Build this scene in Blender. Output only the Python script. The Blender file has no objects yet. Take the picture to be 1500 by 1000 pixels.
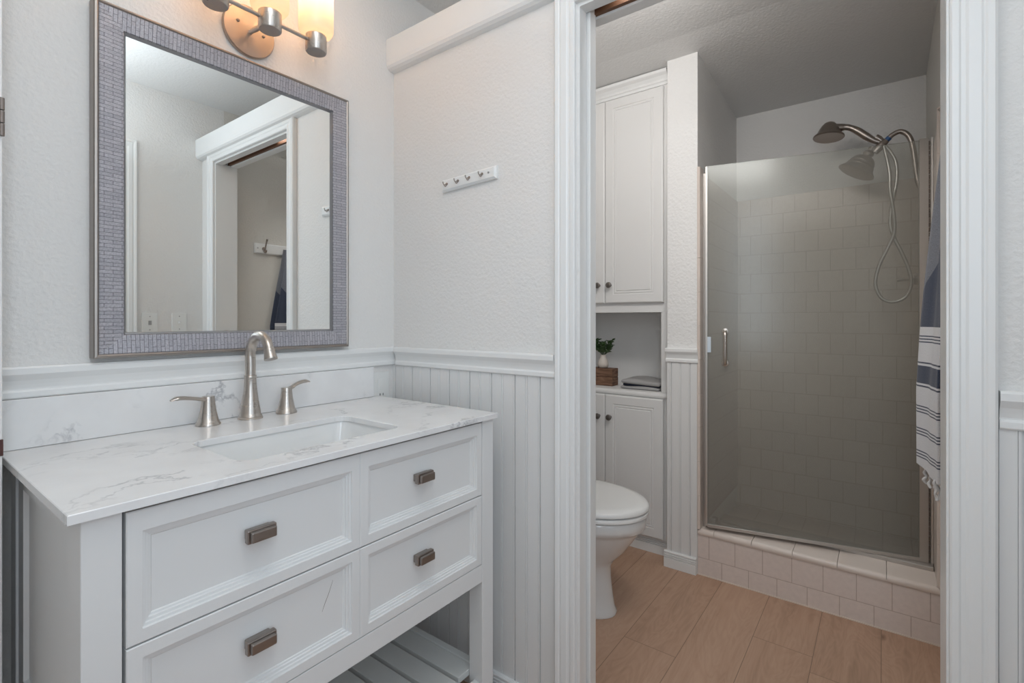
import bpy, bmesh, math, random
from mathutils import Vector, Matrix
random.seed(7)
PI = math.pi
S = bpy.context.scene
COL = S.collection

# ------------------------------------------------------------------ camera
cam = bpy.data.cameras.new('camera')
cam.sensor_width = 36.0
cam.lens = 724.0 / 1500.0 * 36.0
cam.shift_y = -31.0 / 1500.0
cam.clip_start = 0.02
camo = bpy.data.objects.new('camera', cam)
COL.objects.link(camo)
camo.location = (0, 0, 1.152)
camo.rotation_euler = (PI / 2, 0, -math.atan2(0.8, 0.6))
S.camera = camo

# ------------------------------------------------------------------ world, exposure, lights
S.view_settings.view_transform = 'Standard'
S.view_settings.look = 'None'
S.view_settings.gamma = 1.0
S.view_settings.use_curve_mapping = False
S.view_settings.exposure = 0.0
w = bpy.data.worlds.new('world')
S.world = w
w.use_nodes = True
bg = w.node_tree.nodes['Background']
bg.inputs[0].default_value = (0.80, 0.90, 1.0, 1)
bg.inputs[1].default_value = 0.55


def area(name, loc, target, sx, sy, power, color, spread=180):
    l = bpy.data.lights.new(name, 'AREA')
    l.shape = 'RECTANGLE'
    l.size, l.size_y = sx, sy
    l.energy = power
    l.color = color
    l.spread = math.radians(spread)
    o = bpy.data.objects.new(name, l)
    COL.objects.link(o)
    o.location = loc
    d = Vector(target) - Vector(loc)
    o.rotation_euler = d.to_track_quat('-Z', 'Y').to_euler()
    return o


area('daylight_doorway', (0.35, -0.95, 1.45), (0.75, 0.9, 1.15), 1.2, 1.6, 5.6, (0.72, 0.86, 1.0))
area('behind_camera_fill', (-0.11, -0.13, 1.55), (1.3, 0.62, 1.40), 0.2, 1.3, 6.0, (0.76, 0.88, 1.0))  # unseen fill added behind the camera, standing in for entrance daylight
area('ceiling_bounce_fill', (0.33, 0.22, 1.95), (0.33, 0.22, 3.0), 0.5, 0.5, 7.5, (0.86, 0.94, 1.0))  # added mid-air light without a fixture, brightens the ceiling like bounce
area('vanity_ceiling_fill', (0.28, 0.5, 2.36), (0.28, 0.5, 0), 0.45, 0.45, 3.0, (1.0, 0.98, 0.95))  # invented fill below the ceiling, evens out the vanity side
area('toilet_room_fill', (1.37, 0.36, 2.10), (2.25, 0.66, 0.75), 0.5, 0.2, 3.6, (1.0, 0.96, 0.92), 115)  # added fill above the pocket doorway for floor, toilet and curb
area('over_door_fill', (1.40, 0.66, 2.22), (2.40, 1.12, 2.20), 0.6, 0.16, 2.8, (1.0, 0.97, 0.94), 130)  # second added fill over the doorway, lifts cabinet top and ceiling
SCONCE_POWER = 1.4

# ------------------------------------------------------------------ materials
def mat(name, color=(0.8, 0.8, 0.8), rough=0.5, metal=0.0, spec=0.5, coat=0.0):
    m = bpy.data.materials.new(name)
    m.use_nodes = True
    b = m.node_tree.nodes['Principled BSDF']
    b.inputs['Base Color'].default_value = (*color, 1)
    b.inputs['Roughness'].default_value = rough
    b.inputs['Metallic'].default_value = metal
    b.inputs['Specular IOR Level'].default_value = spec
    b.inputs['Coat Weight'].default_value = coat
    return m, m.node_tree, b


def nd(t, typ, **kw):
    n = t.nodes.new(typ)
    for k, v in kw.items():
        if hasattr(n, k):
            setattr(n, k, v)
        else:
            n.inputs[k.replace('_', ' ')].default_value = v
    return n


def lk(t, a, b):
    t.links.new(a, b)


def math_node(t, op, a, b=None, c=None):
    n = t.nodes.new('ShaderNodeMath')
    n.operation = op
    for i, x in enumerate((a, b, c)):
        if x is None:
            continue
        if isinstance(x, (int, float)):
            n.inputs[i].default_value = x
        else:
            t.links.new(x, n.inputs[i])
    return n.outputs[0]


def coords(t, kind='UV', scale=(1, 1, 1), rot=(0, 0, 0), loc=(0, 0, 0)):
    tc = t.nodes.new('ShaderNodeTexCoord')
    mp = t.nodes.new('ShaderNodeMapping')
    mp.inputs['Scale'].default_value = scale
    mp.inputs['Rotation'].default_value = rot
    mp.inputs['Location'].default_value = loc
    t.links.new(tc.outputs[kind], mp.inputs[0])
    return mp.outputs[0]


def bump(t, b, height, strength, dist=0.01):
    n = t.nodes.new('ShaderNodeBump')
    n.inputs['Strength'].default_value = strength
    n.inputs['Distance'].default_value = dist
    t.links.new(height, n.inputs['Height'])
    t.links.new(n.outputs[0], b.inputs['Normal'])
    return n


def ramp(t, fac, stops, interp='LINEAR'):
    n = t.nodes.new('ShaderNodeValToRGB')
    n.color_ramp.interpolation = interp
    e = n.color_ramp.elements
    while len(e) < len(stops):
        e.new(0.5)
    for el, (p, c) in zip(e, stops):
        el.position = p
        el.color = (*c, 1) if len(c) == 3 else c
    t.links.new(fac, n.inputs[0])
    return n.outputs[0]


def wall_paint(name, color, strength=0.5, scale=120):
    m, t, b = mat(name, color, 0.55, spec=0.3)
    co = coords(t, 'Object')
    n = nd(t, 'ShaderNodeTexNoise', Scale=scale, Detail=4.0, Roughness=0.55)
    lk(t, co, n.inputs['Vector'])
    n2 = nd(t, 'ShaderNodeTexVoronoi', Scale=scale * 0.75)
    lk(t, co, n2.inputs['Vector'])
    h = math_node(t, 'ADD', n.outputs[0], math_node(t, 'MULTIPLY', n2.outputs[0], 0.35))
    bump(t, b, h, strength, 0.004)
    return m


M_WALL = wall_paint('orange_peel_wall_paint', (0.80, 0.785, 0.765))
M_WALLR = wall_paint('right_wall_paint', (0.70, 0.675, 0.63))  # darker and warmer than the other wall paint
M_STUBW = wall_paint('rough_orange_peel_paint', (0.82, 0.81, 0.795), 0.7, 90)
M_CEIL = wall_paint('ceiling_paint', (0.76, 0.755, 0.745), 0.35, 100)
M_TRIM, _, _ = mat('white_gloss_trim', (0.83, 0.83, 0.82), 0.32)
M_BEAD, _, _ = mat('beadboard_paint', (0.78, 0.775, 0.765), 0.38)
M_VAN, _t, _b = mat('vanity_white_paint', (0.80, 0.80, 0.795), 0.35)
M_CAB, _, _ = mat('cabinet_white_thermofoil', (0.79, 0.78, 0.765), 0.38)
M_SHELF, _, _ = mat('shelf_slat_paint', (0.72, 0.73, 0.71), 0.4)
M_DARK, _, _ = mat('painted_gap_shadow', (0.03, 0.028, 0.025), 0.8)  # near-black colour painted as the shadow under the countertop
M_PORC, _, _ = mat('white_porcelain', (0.84, 0.84, 0.83), 0.08, coat=0.3)
M_SEAT, _, _ = mat('toilet_seat_plastic', (0.82, 0.815, 0.80), 0.22)
M_PLATE, _, _ = mat('white_plate_plastic', (0.82, 0.82, 0.80), 0.35)
M_SLOT, _, _ = mat('dark_slot', (0.04, 0.04, 0.04), 0.6)
M_SCREW, _, _ = mat('screw_metal', (0.45, 0.44, 0.43), 0.35, 1.0)
M_HINGE, _, _ = mat('aged_hinge_metal', (0.25, 0.215, 0.195), 0.45, 0.8)
M_LATCH, _, _ = mat('reddish_latch_metal', (0.09, 0.035, 0.03), 0.5, 0.3)


def brushed(name, color, rough=0.3):
    m, t, b = mat(name, color, rough, 1.0)
    co = coords(t, 'Object', (30, 30, 900))
    n = nd(t, 'ShaderNodeTexNoise', Scale=1.0, Detail=2.0)
    lk(t, co, n.inputs['Vector'])
    r = math_node(t, 'ADD', math_node(t, 'MULTIPLY', n.outputs[0], 0.16), rough - 0.08)
    lk(t, r, b.inputs['Roughness'])
    return m


M_NICKEL = brushed('brushed_nickel', (0.56, 0.51, 0.465), 0.3)
M_NICKELD = brushed('dark_nickel', (0.40, 0.35, 0.315), 0.34)
M_PLATEN = brushed('soft_nickel', (0.47, 0.41, 0.365), 0.38)
M_PULL = brushed('worn_pewter', (0.34, 0.30, 0.275), 0.36)
M_CHROME, _, _ = mat('chrome', (0.75, 0.74, 0.73), 0.12, 1.0)
M_ALU = brushed('satin_aluminium', (0.58, 0.55, 0.52), 0.5)
M_HOSE = brushed('shower_hose_metal', (0.58, 0.56, 0.53), 0.33)
M_KNOB = brushed('dark_pewter_knob', (0.22, 0.20, 0.185), 0.35)

# quartz with grey veins
def quartz():
    m, t, b = mat('white_quartz', (0.8, 0.8, 0.8), 0.16)
    co = coords(t, 'Object', (1, 1, 1))
    w1 = nd(t, 'ShaderNodeTexNoise', Scale=5.0, Detail=5.0, Roughness=0.6)
    lk(t, co, w1.inputs['Vector'])
    mx = t.nodes.new('ShaderNodeMix')
    mx.data_type = 'VECTOR'
    mx.inputs[0].default_value = 0.22
    lk(t, co, mx.inputs[4])
    lk(t, w1.outputs['Color'], mx.inputs[5])
    mp = nd(t, 'ShaderNodeMapping')
    mp.inputs['Scale'].default_value = (3.0, 6.0, 3.0)
    mp.inputs['Rotation'].default_value = (0, 0, 0.35)
    lk(t, mx.outputs[1], mp.inputs[0])
    n = nd(t, 'ShaderNodeTexNoise', Scale=1.5, Detail=7.0, Roughness=0.55)
    lk(t, mp.outputs[0], n.inputs['Vector'])
    ridge = math_node(t, 'ABSOLUTE', math_node(t, 'SUBTRACT', n.outputs[0], 0.5))
    vein = ramp(t, ridge, [(0.0, (1, 1, 1)), (0.008, (0.55, 0.55, 0.55)), (0.026, (0, 0, 0))])
    msk = nd(t, 'ShaderNodeTexNoise', Scale=4.2, Detail=3.0)
    lk(t, coords(t, 'Object', (1, 1.5, 1), loc=(0.35, 0.2, 0)), msk.inputs['Vector'])
    mk = ramp(t, msk.outputs[0], [(0.46, (0, 0, 0)), (0.60, (1, 1, 1))])
    f = math_node(t, 'MULTIPLY', vein, mk)
    cl = nd(t, 'ShaderNodeTexNoise', Scale=9.0, Detail=4.0)
    lk(t, co, cl.inputs['Vector'])
    base = ramp(t, cl.outputs[0], [(0.35, (0.80, 0.79, 0.785)), (0.65, (0.85, 0.845, 0.84))])
    c = t.nodes.new('ShaderNodeMix')
    c.data_type = 'RGBA'
    lk(t, math_node(t, 'MULTIPLY', f, 0.62), c.inputs[0])
    lk(t, base, c.inputs[6])
    c.inputs[7].default_value = (0.30, 0.30, 0.325, 1)
    lk(t, c.outputs[2], b.inputs['Base Color'])
    return m


M_QUARTZ = quartz()


# wood plank floor: planks run along X, 0.195 wide
def planks():
    m, t, b = mat('oak_plank_floor', (0.4, 0.28, 0.2), 0.42)
    raw = coords(t, 'Object', loc=(-0.66, -0.004, 0))
    sx = nd(t, 'ShaderNodeSeparateXYZ')
    lk(t, raw, sx.inputs[0])
    row = math_node(t, 'FLOOR', math_node(t, 'DIVIDE', sx.outputs[1], 0.1875))
    sh_ = math_node(t, 'ADD', math_node(t, 'MULTIPLY', math_node(t, 'MULTIPLY', row, row), 0.27), math_node(t, 'MULTIPLY', row, -0.196))
    xs = math_node(t, 'SUBTRACT', sx.outputs[0], math_node(t, 'MULTIPLY', math_node(t, 'FRACT', sh_), 1.22))
    cx = nd(t, 'ShaderNodeCombineXYZ')
    lk(t, xs, cx.inputs[0])
    lk(t, sx.outputs[1], cx.inputs[1])
    co = cx.outputs[0]
    br = t.nodes.new('ShaderNodeTexBrick')
    br.offset = 0.0
    br.offset_frequency = 2
    br.inputs['Scale'].default_value = 1.0
    br.inputs['Brick Width'].default_value = 1.22
    br.inputs['Row Height'].default_value = 0.1875
    br.inputs['Mortar Size'].default_value = 0.0011
    br.inputs['Mortar Smooth'].default_value = 0.2
    br.inputs['Color1'].default_value = (0, 0, 0, 1)
    br.inputs['Color2'].default_value = (1, 1, 1, 1)
    br.inputs['Mortar'].default_value = (0.5, 0.5, 0.5, 1)
    lk(t, co, br.inputs['Vector'])
    # per-plank shift of the grain
    sh = nd(t, 'ShaderNodeVectorMath')
    sh.operation = 'MULTIPLY'
    sh.inputs[1].default_value = (7.3, 3.1, 5.7)
    lk(t, br.outputs['Color'], sh.inputs[0])
    ad = nd(t, 'ShaderNodeVectorMath')
    ad.operation = 'ADD'
    lk(t, co, ad.inputs[0])
    lk(t, sh.outputs[0], ad.inputs[1])
    mp = nd(t, 'ShaderNodeMapping')
    mp.inputs['Scale'].default_value = (0.9, 13, 1)
    lk(t, ad.outputs[0], mp.inputs[0])
    g = nd(t, 'ShaderNodeTexNoise', Scale=2.2, Detail=6.0, Roughness=0.62, Distortion=0.6)
    lk(t, mp.outputs[0], g.inputs['Vector'])
    mp2 = nd(t, 'ShaderNodeMapping')
    mp2.inputs['Scale'].default_value = (1.1, 5.0, 1)
    lk(t, ad.outputs[0], mp2.inputs[0])
    wv = nd(t, 'ShaderNodeTexNoise', Scale=2.0, Detail=2.0, Distortion=2.2)
    lk(t, mp2.outputs[0], wv.inputs['Vector'])
    rings = math_node(t, 'ABSOLUTE', math_node(t, 'SUBTRACT', math_node(t, 'FRACT', math_node(t, 'MULTIPLY', wv.outputs[0], 7.0)), 0.5))
    f = math_node(t, 'ADD', math_node(t, 'MULTIPLY', g.outputs[0], 0.8), math_node(t, 'MULTIPLY', rings, 0.28))
    f = math_node(t, 'ADD', f, math_node(t, 'MULTIPLY', br.outputs['Color'], 0.15))
    c = ramp(t, f, [(0.25, (0.36, 0.225, 0.150)), (0.50, (0.465, 0.292, 0.200)), (0.80, (0.535, 0.350, 0.248))])
    # knots
    kn = nd(t, 'ShaderNodeTexVoronoi', Scale=1.0)
    mk = nd(t, 'ShaderNodeMapping')
    mk.inputs['Scale'].default_value = (2.3, 5.2, 1)
    lk(t, ad.outputs[0], mk.inputs[0])
    lk(t, mk.outputs[0], kn.inputs['Vector'])
    kd = ramp(t, kn.outputs['Distance'], [(0.015, (0.55, 0.5, 0.48)), (0.07, (1, 1, 1))])
    mu = t.nodes.new('ShaderNodeMix')
    mu.data_type = 'RGBA'
    mu.blend_type = 'MULTIPLY'
    mu.inputs[0].default_value = 1.0
    lk(t, c, mu.inputs[6])
    lk(t, kd, mu.inputs[7])
    mo = t.nodes.new('ShaderNodeMix')
    mo.data_type = 'RGBA'
    lk(t, math_node(t, 'MULTIPLY', br.outputs['Fac'], 0.75), mo.inputs[0])
    lk(t, mu.outputs[2], mo.inputs[6])
    mo.inputs[7].default_value = (0.11, 0.065, 0.042, 1)
    lk(t, mo.outputs[2], b.inputs['Base Color'])
    bump(t, b, g.outputs[0], 0.08, 0.003)
    return m


M_FLOOR = planks()


def tile(name, c1, c2, grout, wdt, hgt, mortar, rough, offset=0.5, bumpy=0.4):
    m, t, b = mat(name, c1, rough)
    co = coords(t, 'UV')
    br = t.nodes.new('ShaderNodeTexBrick')
    br.offset = offset
    br.inputs['Scale'].default_value = 1.0
    br.inputs['Brick Width'].default_value = wdt
    br.inputs['Row Height'].default_value = hgt
    br.inputs['Mortar Size'].default_value = mortar
    br.inputs['Mortar Smooth'].default_value = 0.3
    br.inputs['Color1'].default_value = (*c1, 1)
    br.inputs['Color2'].default_value = (*c2, 1)
    br.inputs['Mortar'].default_value = (*grout, 1)
    lk(t, co, br.inputs['Vector'])
    n = nd(t, 'ShaderNodeTexNoise', Scale=55.0, Detail=3.0)
    lk(t, co, n.inputs['Vector'])
    mu = t.nodes.new('ShaderNodeMix')
    mu.data_type = 'RGBA'
    mu.blend_type = 'MULTIPLY'
    mu.inputs[0].default_value = 1.0
    lk(t, br.outputs['Color'], mu.inputs[6])
    lk(t, ramp(t, n.outputs[0], [(0.3, (0.93, 0.93, 0.93)), (0.7, (1, 1, 1))]), mu.inputs[7])
    lk(t, mu.outputs[2], b.inputs['Base Color'])
    bump(t, b, math_node(t, 'SUBTRACT', 1.0, br.outputs['Fac']), bumpy, 0.002)
    return m


M_TILE = tile('blush_ceramic_tile', (0.70, 0.615, 0.545), (0.67, 0.585, 0.515), (0.53, 0.455, 0.40), 0.1085, 0.1085, 0.0020, 0.3)
M_CURB = tile('blush_curb_tile', (0.78, 0.685, 0.635), (0.755, 0.66, 0.61), (0.55, 0.45, 0.40), 0.1085, 0.118, 0.0016, 0.35)
M_BULL, _, _ = mat('bullnose_tile', (0.70, 0.61, 0.55), 0.3)
M_GROUT, _, _ = mat('pale_caulk', (0.72, 0.62, 0.53), 0.7)
M_BROWN, _t, _b = mat('raw_brown_wood', (0.16, 0.075, 0.038), 0.6)


# mosaic mirror frame (UV x = along the brick's long side)
def mosaic():
    m, t, b = mat('silver_mosaic', (0.5, 0.48, 0.5), 0.35, 0.25)
    co = coords(t, 'UV')
    br = t.nodes.new('ShaderNodeTexBrick')
    br.offset = 0.5
    br.inputs['Scale'].default_value = 1.0
    br.inputs['Brick Width'].default_value = 0.034
    br.inputs['Row Height'].default_value = 0.0085
    br.inputs['Mortar Size'].default_value = 0.0006
    br.inputs['Mortar Smooth'].default_value = 0.2
    br.inputs['Color1'].default_value = (0.40, 0.39, 0.425, 1)
    br.inputs['Color2'].default_value = (0.48, 0.465, 0.50, 1)
    br.inputs['Mortar'].default_value = (0.17, 0.16, 0.18, 1)
    lk(t, co, br.inputs['Vector'])
    n = nd(t, 'ShaderNodeTexNoise', Scale=260.0, Detail=3.0)
    lk(t, co, n.inputs['Vector'])
    mu = t.nodes.new('ShaderNodeMix')
    mu.data_type = 'RGBA'
    mu.blend_type = 'MULTIPLY'
    mu.inputs[0].default_value = 1.0
    lk(t, br.outputs['Color'], mu.inputs[6])
    lk(t, ramp(t, n.outputs[0], [(0.3, (0.78, 0.78, 0.78)), (0.7, (1.12, 1.12, 1.12))]), mu.inputs[7])
    lk(t, mu.outputs[2], b.inputs['Base Color'])
    bump(t, b, math_node(t, 'ADD', math_node(t, 'MULTIPLY', math_node(t, 'SUBTRACT', 1.0, br.outputs['Fac']), 1.0), math_node(t, 'MULTIPLY', n.outputs[0], 0.5)), 0.5, 0.0012)
    return m


M_MOSAIC = mosaic()
M_FRAMET = brushed('champagne_frame_edge', (0.36, 0.325, 0.30), 0.42)
M_BEVEL, _, _ = mat('grey_mirror_lip', (0.34, 0.335, 0.345), 0.3, 0.6)
M_MIRROR, _, _ = mat('mirror_silver', (0.90, 0.92, 0.91), 0.0, 1.0)


def shade_glass():
    m = bpy.data.materials.new('frosted_lamp_glass')
    m.use_nodes = True
    t = m.node_tree
    t.nodes.remove(t.nodes['Principled BSDF'])
    out = t.nodes['Material Output']
    tr = nd(t, 'ShaderNodeBsdfTranslucent')
    tr.inputs[0].default_value = (0.74, 0.64, 0.54, 1)
    df = nd(t, 'ShaderNodeBsdfDiffuse')
    df.inputs[0].default_value = (0.8, 0.76, 0.70, 1)
    gl = nd(t, 'ShaderNodeBsdfGlossy')
    gl.inputs['Roughness'].default_value = 0.15
    m1 = nd(t, 'ShaderNodeMixShader')
    m1.inputs[0].default_value = 0.3
    lk(t, tr.outputs[0], m1.inputs[1])
    lk(t, df.outputs[0], m1.inputs[2])
    m2 = nd(t, 'ShaderNodeMixShader')
    m2.inputs[0].default_value = 0.04
    lk(t, m1.outputs[0], m2.inputs[1])
    lk(t, gl.outputs[0], m2.inputs[2])
    em = nd(t, 'ShaderNodeEmission')
    em.inputs[0].default_value = (1.0, 0.80, 0.58, 1)
    em.inputs[1].default_value = 0.05
    a = nd(t, 'ShaderNodeAddShader')
    lk(t, m2.outputs[0], a.inputs[0])
    lk(t, em.outputs[0], a.inputs[1])
    lk(t, a.outputs[0], out.inputs[0])
    return m


M_SHADE = shade_glass()


def door_glass():
    m = bpy.data.materials.new('hazy_shower_glass')
    m.use_nodes = True
    t = m.node_tree
    t.nodes.remove(t.nodes['Principled BSDF'])
    out = t.nodes['Material Output']
    tp = nd(t, 'ShaderNodeBsdfTransparent')
    tp.inputs[0].default_value = (0.92, 0.925, 0.91, 1)
    df = nd(t, 'ShaderNodeBsdfDiffuse')
    df.inputs[0].default_value = (0.58, 0.56, 0.51, 1)
    gl = nd(t, 'ShaderNodeBsdfGlossy')
    gl.inputs['Roughness'].default_value = 0.22
    gl.inputs[0].default_value = (0.72, 0.76, 0.77, 1)
    m1 = nd(t, 'ShaderNodeMixShader')
    m1.inputs[0].default_value = 0.18
    lk(t, tp.outputs[0], m1.inputs[1])
    lk(t, df.outputs[0], m1.inputs[2])
    fr = nd(t, 'ShaderNodeFresnel')
    fr.inputs[0].default_value = 1.45
    m2 = nd(t, 'ShaderNodeMixShader')
    lk(t, fr.outputs[0], m2.inputs[0])
    lk(t, m1.outputs[0], m2.inputs[1])
    lk(t, gl.outputs[0], m2.inputs[2])
    lk(t, m2.outputs[0], out.inputs[0])
    return m


M_GLASS = door_glass()


def towel_mat():
    m, t, b = mat('striped_turkish_cotton', (0.8, 0.8, 0.8), 0.9, spec=0.1)
    b.inputs['Sheen Weight'].default_value = 0.2
    at = t.nodes.new('ShaderNodeTexCoord')
    sp = nd(t, 'ShaderNodeSeparateXYZ')
    lk(t, at.outputs['UV'], sp.inputs[0])
    z = sp.outputs[1]           # V = height of the cloth in metres
    bands = [(0.991, 1.036), (1.0415, 1.0455), (0.982, 0.986)]
    for c in (1.104, 0.925, 0.868, 0.810):
        for k in (-1, 0, 1):
            bands.append((c + k * 0.0075 - 0.0016, c + k * 0.0075 + 0.0016))
    tot = None
    for a, c in bands:
        n = math_node(t, 'COMPARE', z, (a + c) / 2, (c - a) / 2)
        tot = n if tot is None else math_node(t, 'ADD', tot, n)
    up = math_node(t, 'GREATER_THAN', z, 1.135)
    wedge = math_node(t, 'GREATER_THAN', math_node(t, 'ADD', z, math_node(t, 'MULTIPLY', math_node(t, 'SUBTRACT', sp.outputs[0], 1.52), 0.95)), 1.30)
    n = nd(t, 'ShaderNodeTexNoise', Scale=1.0, Detail=3.0)
    lk(t, coords(t, 'UV', (900, 260, 1)), n.inputs['Vector'])
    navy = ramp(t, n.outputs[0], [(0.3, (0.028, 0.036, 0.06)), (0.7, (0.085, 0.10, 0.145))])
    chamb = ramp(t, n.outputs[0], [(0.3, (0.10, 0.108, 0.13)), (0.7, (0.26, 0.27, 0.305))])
    white = ramp(t, n.outputs[0], [(0.3, (0.60, 0.60, 0.62)), (0.7, (0.74, 0.74, 0.76))])
    a = t.nodes.new('ShaderNodeMix')
    a.data_type = 'RGBA'
    lk(t, tot, a.inputs[0])
    lk(t, white, a.inputs[6])
    lk(t, navy, a.inputs[7])
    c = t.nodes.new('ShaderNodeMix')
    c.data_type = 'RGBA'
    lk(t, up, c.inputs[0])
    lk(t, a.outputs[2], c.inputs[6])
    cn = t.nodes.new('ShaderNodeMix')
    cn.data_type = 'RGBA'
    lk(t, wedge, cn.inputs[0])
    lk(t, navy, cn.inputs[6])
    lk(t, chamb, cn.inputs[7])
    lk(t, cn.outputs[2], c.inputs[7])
    lk(t, c.outputs[2], b.inputs['Base Color'])
    bump(t, b, n.outputs[0], 0.3, 0.002)
    return m


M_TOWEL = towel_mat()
M_FRINGE, _, _ = mat('white_cotton_fringe', (0.72, 0.72, 0.72), 0.9, spec=0.1)
M_FOLD, _t, _b = mat('grey_linen', (0.40, 0.39, 0.385), 0.9, spec=0.1)
M_FOLDN, _, _ = mat('navy_linen_edge', (0.035, 0.04, 0.06), 0.9, spec=0.1)
M_LEAF, _, _ = mat('succulent_leaf', (0.055, 0.105, 0.036), 0.45)
M_VASE, _, _ = mat('cream_ceramic', (0.66, 0.60, 0.54), 0.4)


def small_wood():
    m, t, b = mat('rustic_brown_wood', (0.2, 0.1, 0.06), 0.6)
    n = nd(t, 'ShaderNodeTexNoise', Scale=1.0, Detail=5.0, Distortion=1.0)
    lk(t, coords(t, 'UV', (12, 70, 1)), n.inputs['Vector'])
    lk(t, ramp(t, n.outputs[0], [(0.3, (0.085, 0.04, 0.022)), (0.55, (0.20, 0.105, 0.062)), (0.75, (0.30, 0.18, 0.115))]), b.inputs['Base Color'])
    return m


M_CRATE = small_wood()
M_TAPE, _, _ = mat('blue_thread_tape', (0.06, 0.14, 0.32), 0.5)
M_STRIP, _, _ = mat('pale_magnet_strip', (0.62, 0.70, 0.78), 0.4)

# ------------------------------------------------------------------ mesh helpers
def nb():
    return bmesh.new()


def merge(bm, tmp):
    me = bpy.data.meshes.new('tmp')
    tmp.to_mesh(me)
    tmp.free()
    bm.from_mesh(me)
    bpy.data.meshes.remove(me)


def box(bm, x0, x1, y0, y1, z0, z1, bev=0.0, seg=2):
    t = bmesh.new()
    bmesh.ops.create_cube(t, size=1.0)
    for v in t.verts:
        v.co = Vector(((x0 + x1) / 2 + v.co.x * (x1 - x0), (y0 + y1) / 2 + v.co.y * (y1 - y0), (z0 + z1) / 2 + v.co.z * (z1 - z0)))
    if bev > 0:
        bmesh.ops.bevel(t, geom=list(t.edges), offset=bev, segments=seg, profile=0.5, affect='EDGES')
    merge(bm, t)
    return bm


def loft(bm, rings, cap0=True, cap1=True, closed=True):
    vr = [[bm.verts.new(p) for p in r] for r in rings]
    n = len(vr[0])
    for a, b in zip(vr, vr[1:]):
        for i in range(n if closed else n - 1):
            j = (i + 1) % n
            bm.faces.new((a[i], a[j], b[j], b[i]))
    if closed and cap0:
        bm.faces.new(list(reversed(vr[0])))
    if closed and cap1:
        bm.faces.new(vr[-1])
    return vr


def prism(bm, prof, mp, t0, t1):
    """closed profile of (p, q) swept from t0 to t1; mp(p, q, t) gives the point"""
    loft(bm, [[mp(p, q, t0) for p, q in prof], [mp(p, q, t1) for p, q in prof]])
    return bm


def lathe(bm, prof, center, axis=(0, 0, 1), seg=32):
    """profile of (radius, height) turned about axis through center"""
    ax = Vector(axis).normalized()
    q = Vector((0, 0, 1)).rotation_difference(ax)
    c = Vector(center)
    rings = []
    for r, h in prof:
        rings.append([c + q @ Vector((r * math.cos(2 * PI * i / seg), r * math.sin(2 * PI * i / seg), h)) for i in range(seg)])
    loft(bm, rings)
    return bm


def catmull(pts, n=8):
    P = [Vector(p) for p in pts]
    P = [2 * P[0] - P[1]] + P + [2 * P[-1] - P[-2]]
    out = []
    for i in range(1, len(P) - 2):
        for k in range(n):
            t = k / n
            a, b, c, d = P[i - 1], P[i], P[i + 1], P[i + 2]
            out.append(0.5 * ((2 * b) + (c - a) * t + (2 * a - 5 * b + 4 * c - d) * t * t + (3 * b - a - 3 * c + d) * t ** 3))
    out.append(P[-2])
    return out


def lerp_list(vals, n):
    out = []
    m = len(vals) - 1
    for i in range(n):
        f = i / (n - 1) * m
        k = min(int(f), m - 1)
        out.append(vals[k] + (vals[k + 1] - vals[k]) * (f - k))
    return out


def sweep(bm, pts, radii, seg=14, flat=1.0, up=(0, 0, 1)):
    """tube along pts; radii one number or a list; flat squashes the section along the frame's second axis"""
    P = [Vector(p) for p in pts]
    R = [radii] * len(P) if isinstance(radii, (int, float)) else lerp_list(radii, len(P))
    T = []
    for i in range(len(P)):
        a = P[max(i - 1, 0)]
        b = P[min(i + 1, len(P) - 1)]
        T.append((b - a).normalized())
    u = Vector(up)
    u = (u - T[0] * u.dot(T[0]))
    if u.length < 1e-4:
        u = Vector((1, 0, 0)) - T[0] * T[0].x
    u.normalize()
    rings = []
    for i in range(len(P)):
        u = (u - T[i] * u.dot(T[i])).normalized()
        s = T[i].cross(u)
        rings.append([P[i] + s * (R[i] * math.cos(2 * PI * k / seg)) + u * (R[i] * flat * math.sin(2 * PI * k / seg)) for k in range(seg)])
    loft(bm, rings)
    return bm


def rrect(x0, x1, y0, y1, r, n=5):
    pts = []
    for cx, cy, a0 in ((x1 - r, y1 - r, 0), (x0 + r, y1 - r, PI / 2), (x0 + r, y0 + r, PI), (x1 - r, y0 + r, 3 * PI / 2)):
        for k in range(n + 1):
            a = a0 + PI / 2 * k / n
            pts.append((cx + r * math.cos(a), cy + r * math.sin(a)))
    return pts


def panel(bm, a0, a1, b0, b1, back, steps, mp, te=0.0):
    """stepped rectangular front: steps of (inset, height above the face); mp(a, b, d) with d outward"""
    rings = [[(a0, b0, back), (a1, b0, back), (a1, b1, back), (a0, b1, back)]]
    for ins, d in steps:
        e = te if ins > 0.01 else 0.0
        rings.append([(a0 + ins, b0 + ins, d), (a1 - ins, b0 + ins, d), (a1 - ins, b1 - ins - e, d), (a0 + ins, b1 - ins - e, d)])
    loft(bm, [[mp(*p) for p in r] for r in rings])
    return bm


ORG = {}


def finish_uv(me, swap=False):
    uv = me.uv_layers.new(name='UVMap')
    for p in me.polygons:
        n = p.normal
        ax = max(range(3), key=lambda i: abs(n[i]))
        for li in p.loop_indices:
            c = me.vertices[me.loops[li].vertex_index].co
            q = ((c.y, c.z), (c.x, c.z), (c.x, c.y))[ax]
            uv.data[li].uv = (q[1], q[0]) if swap else q


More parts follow.
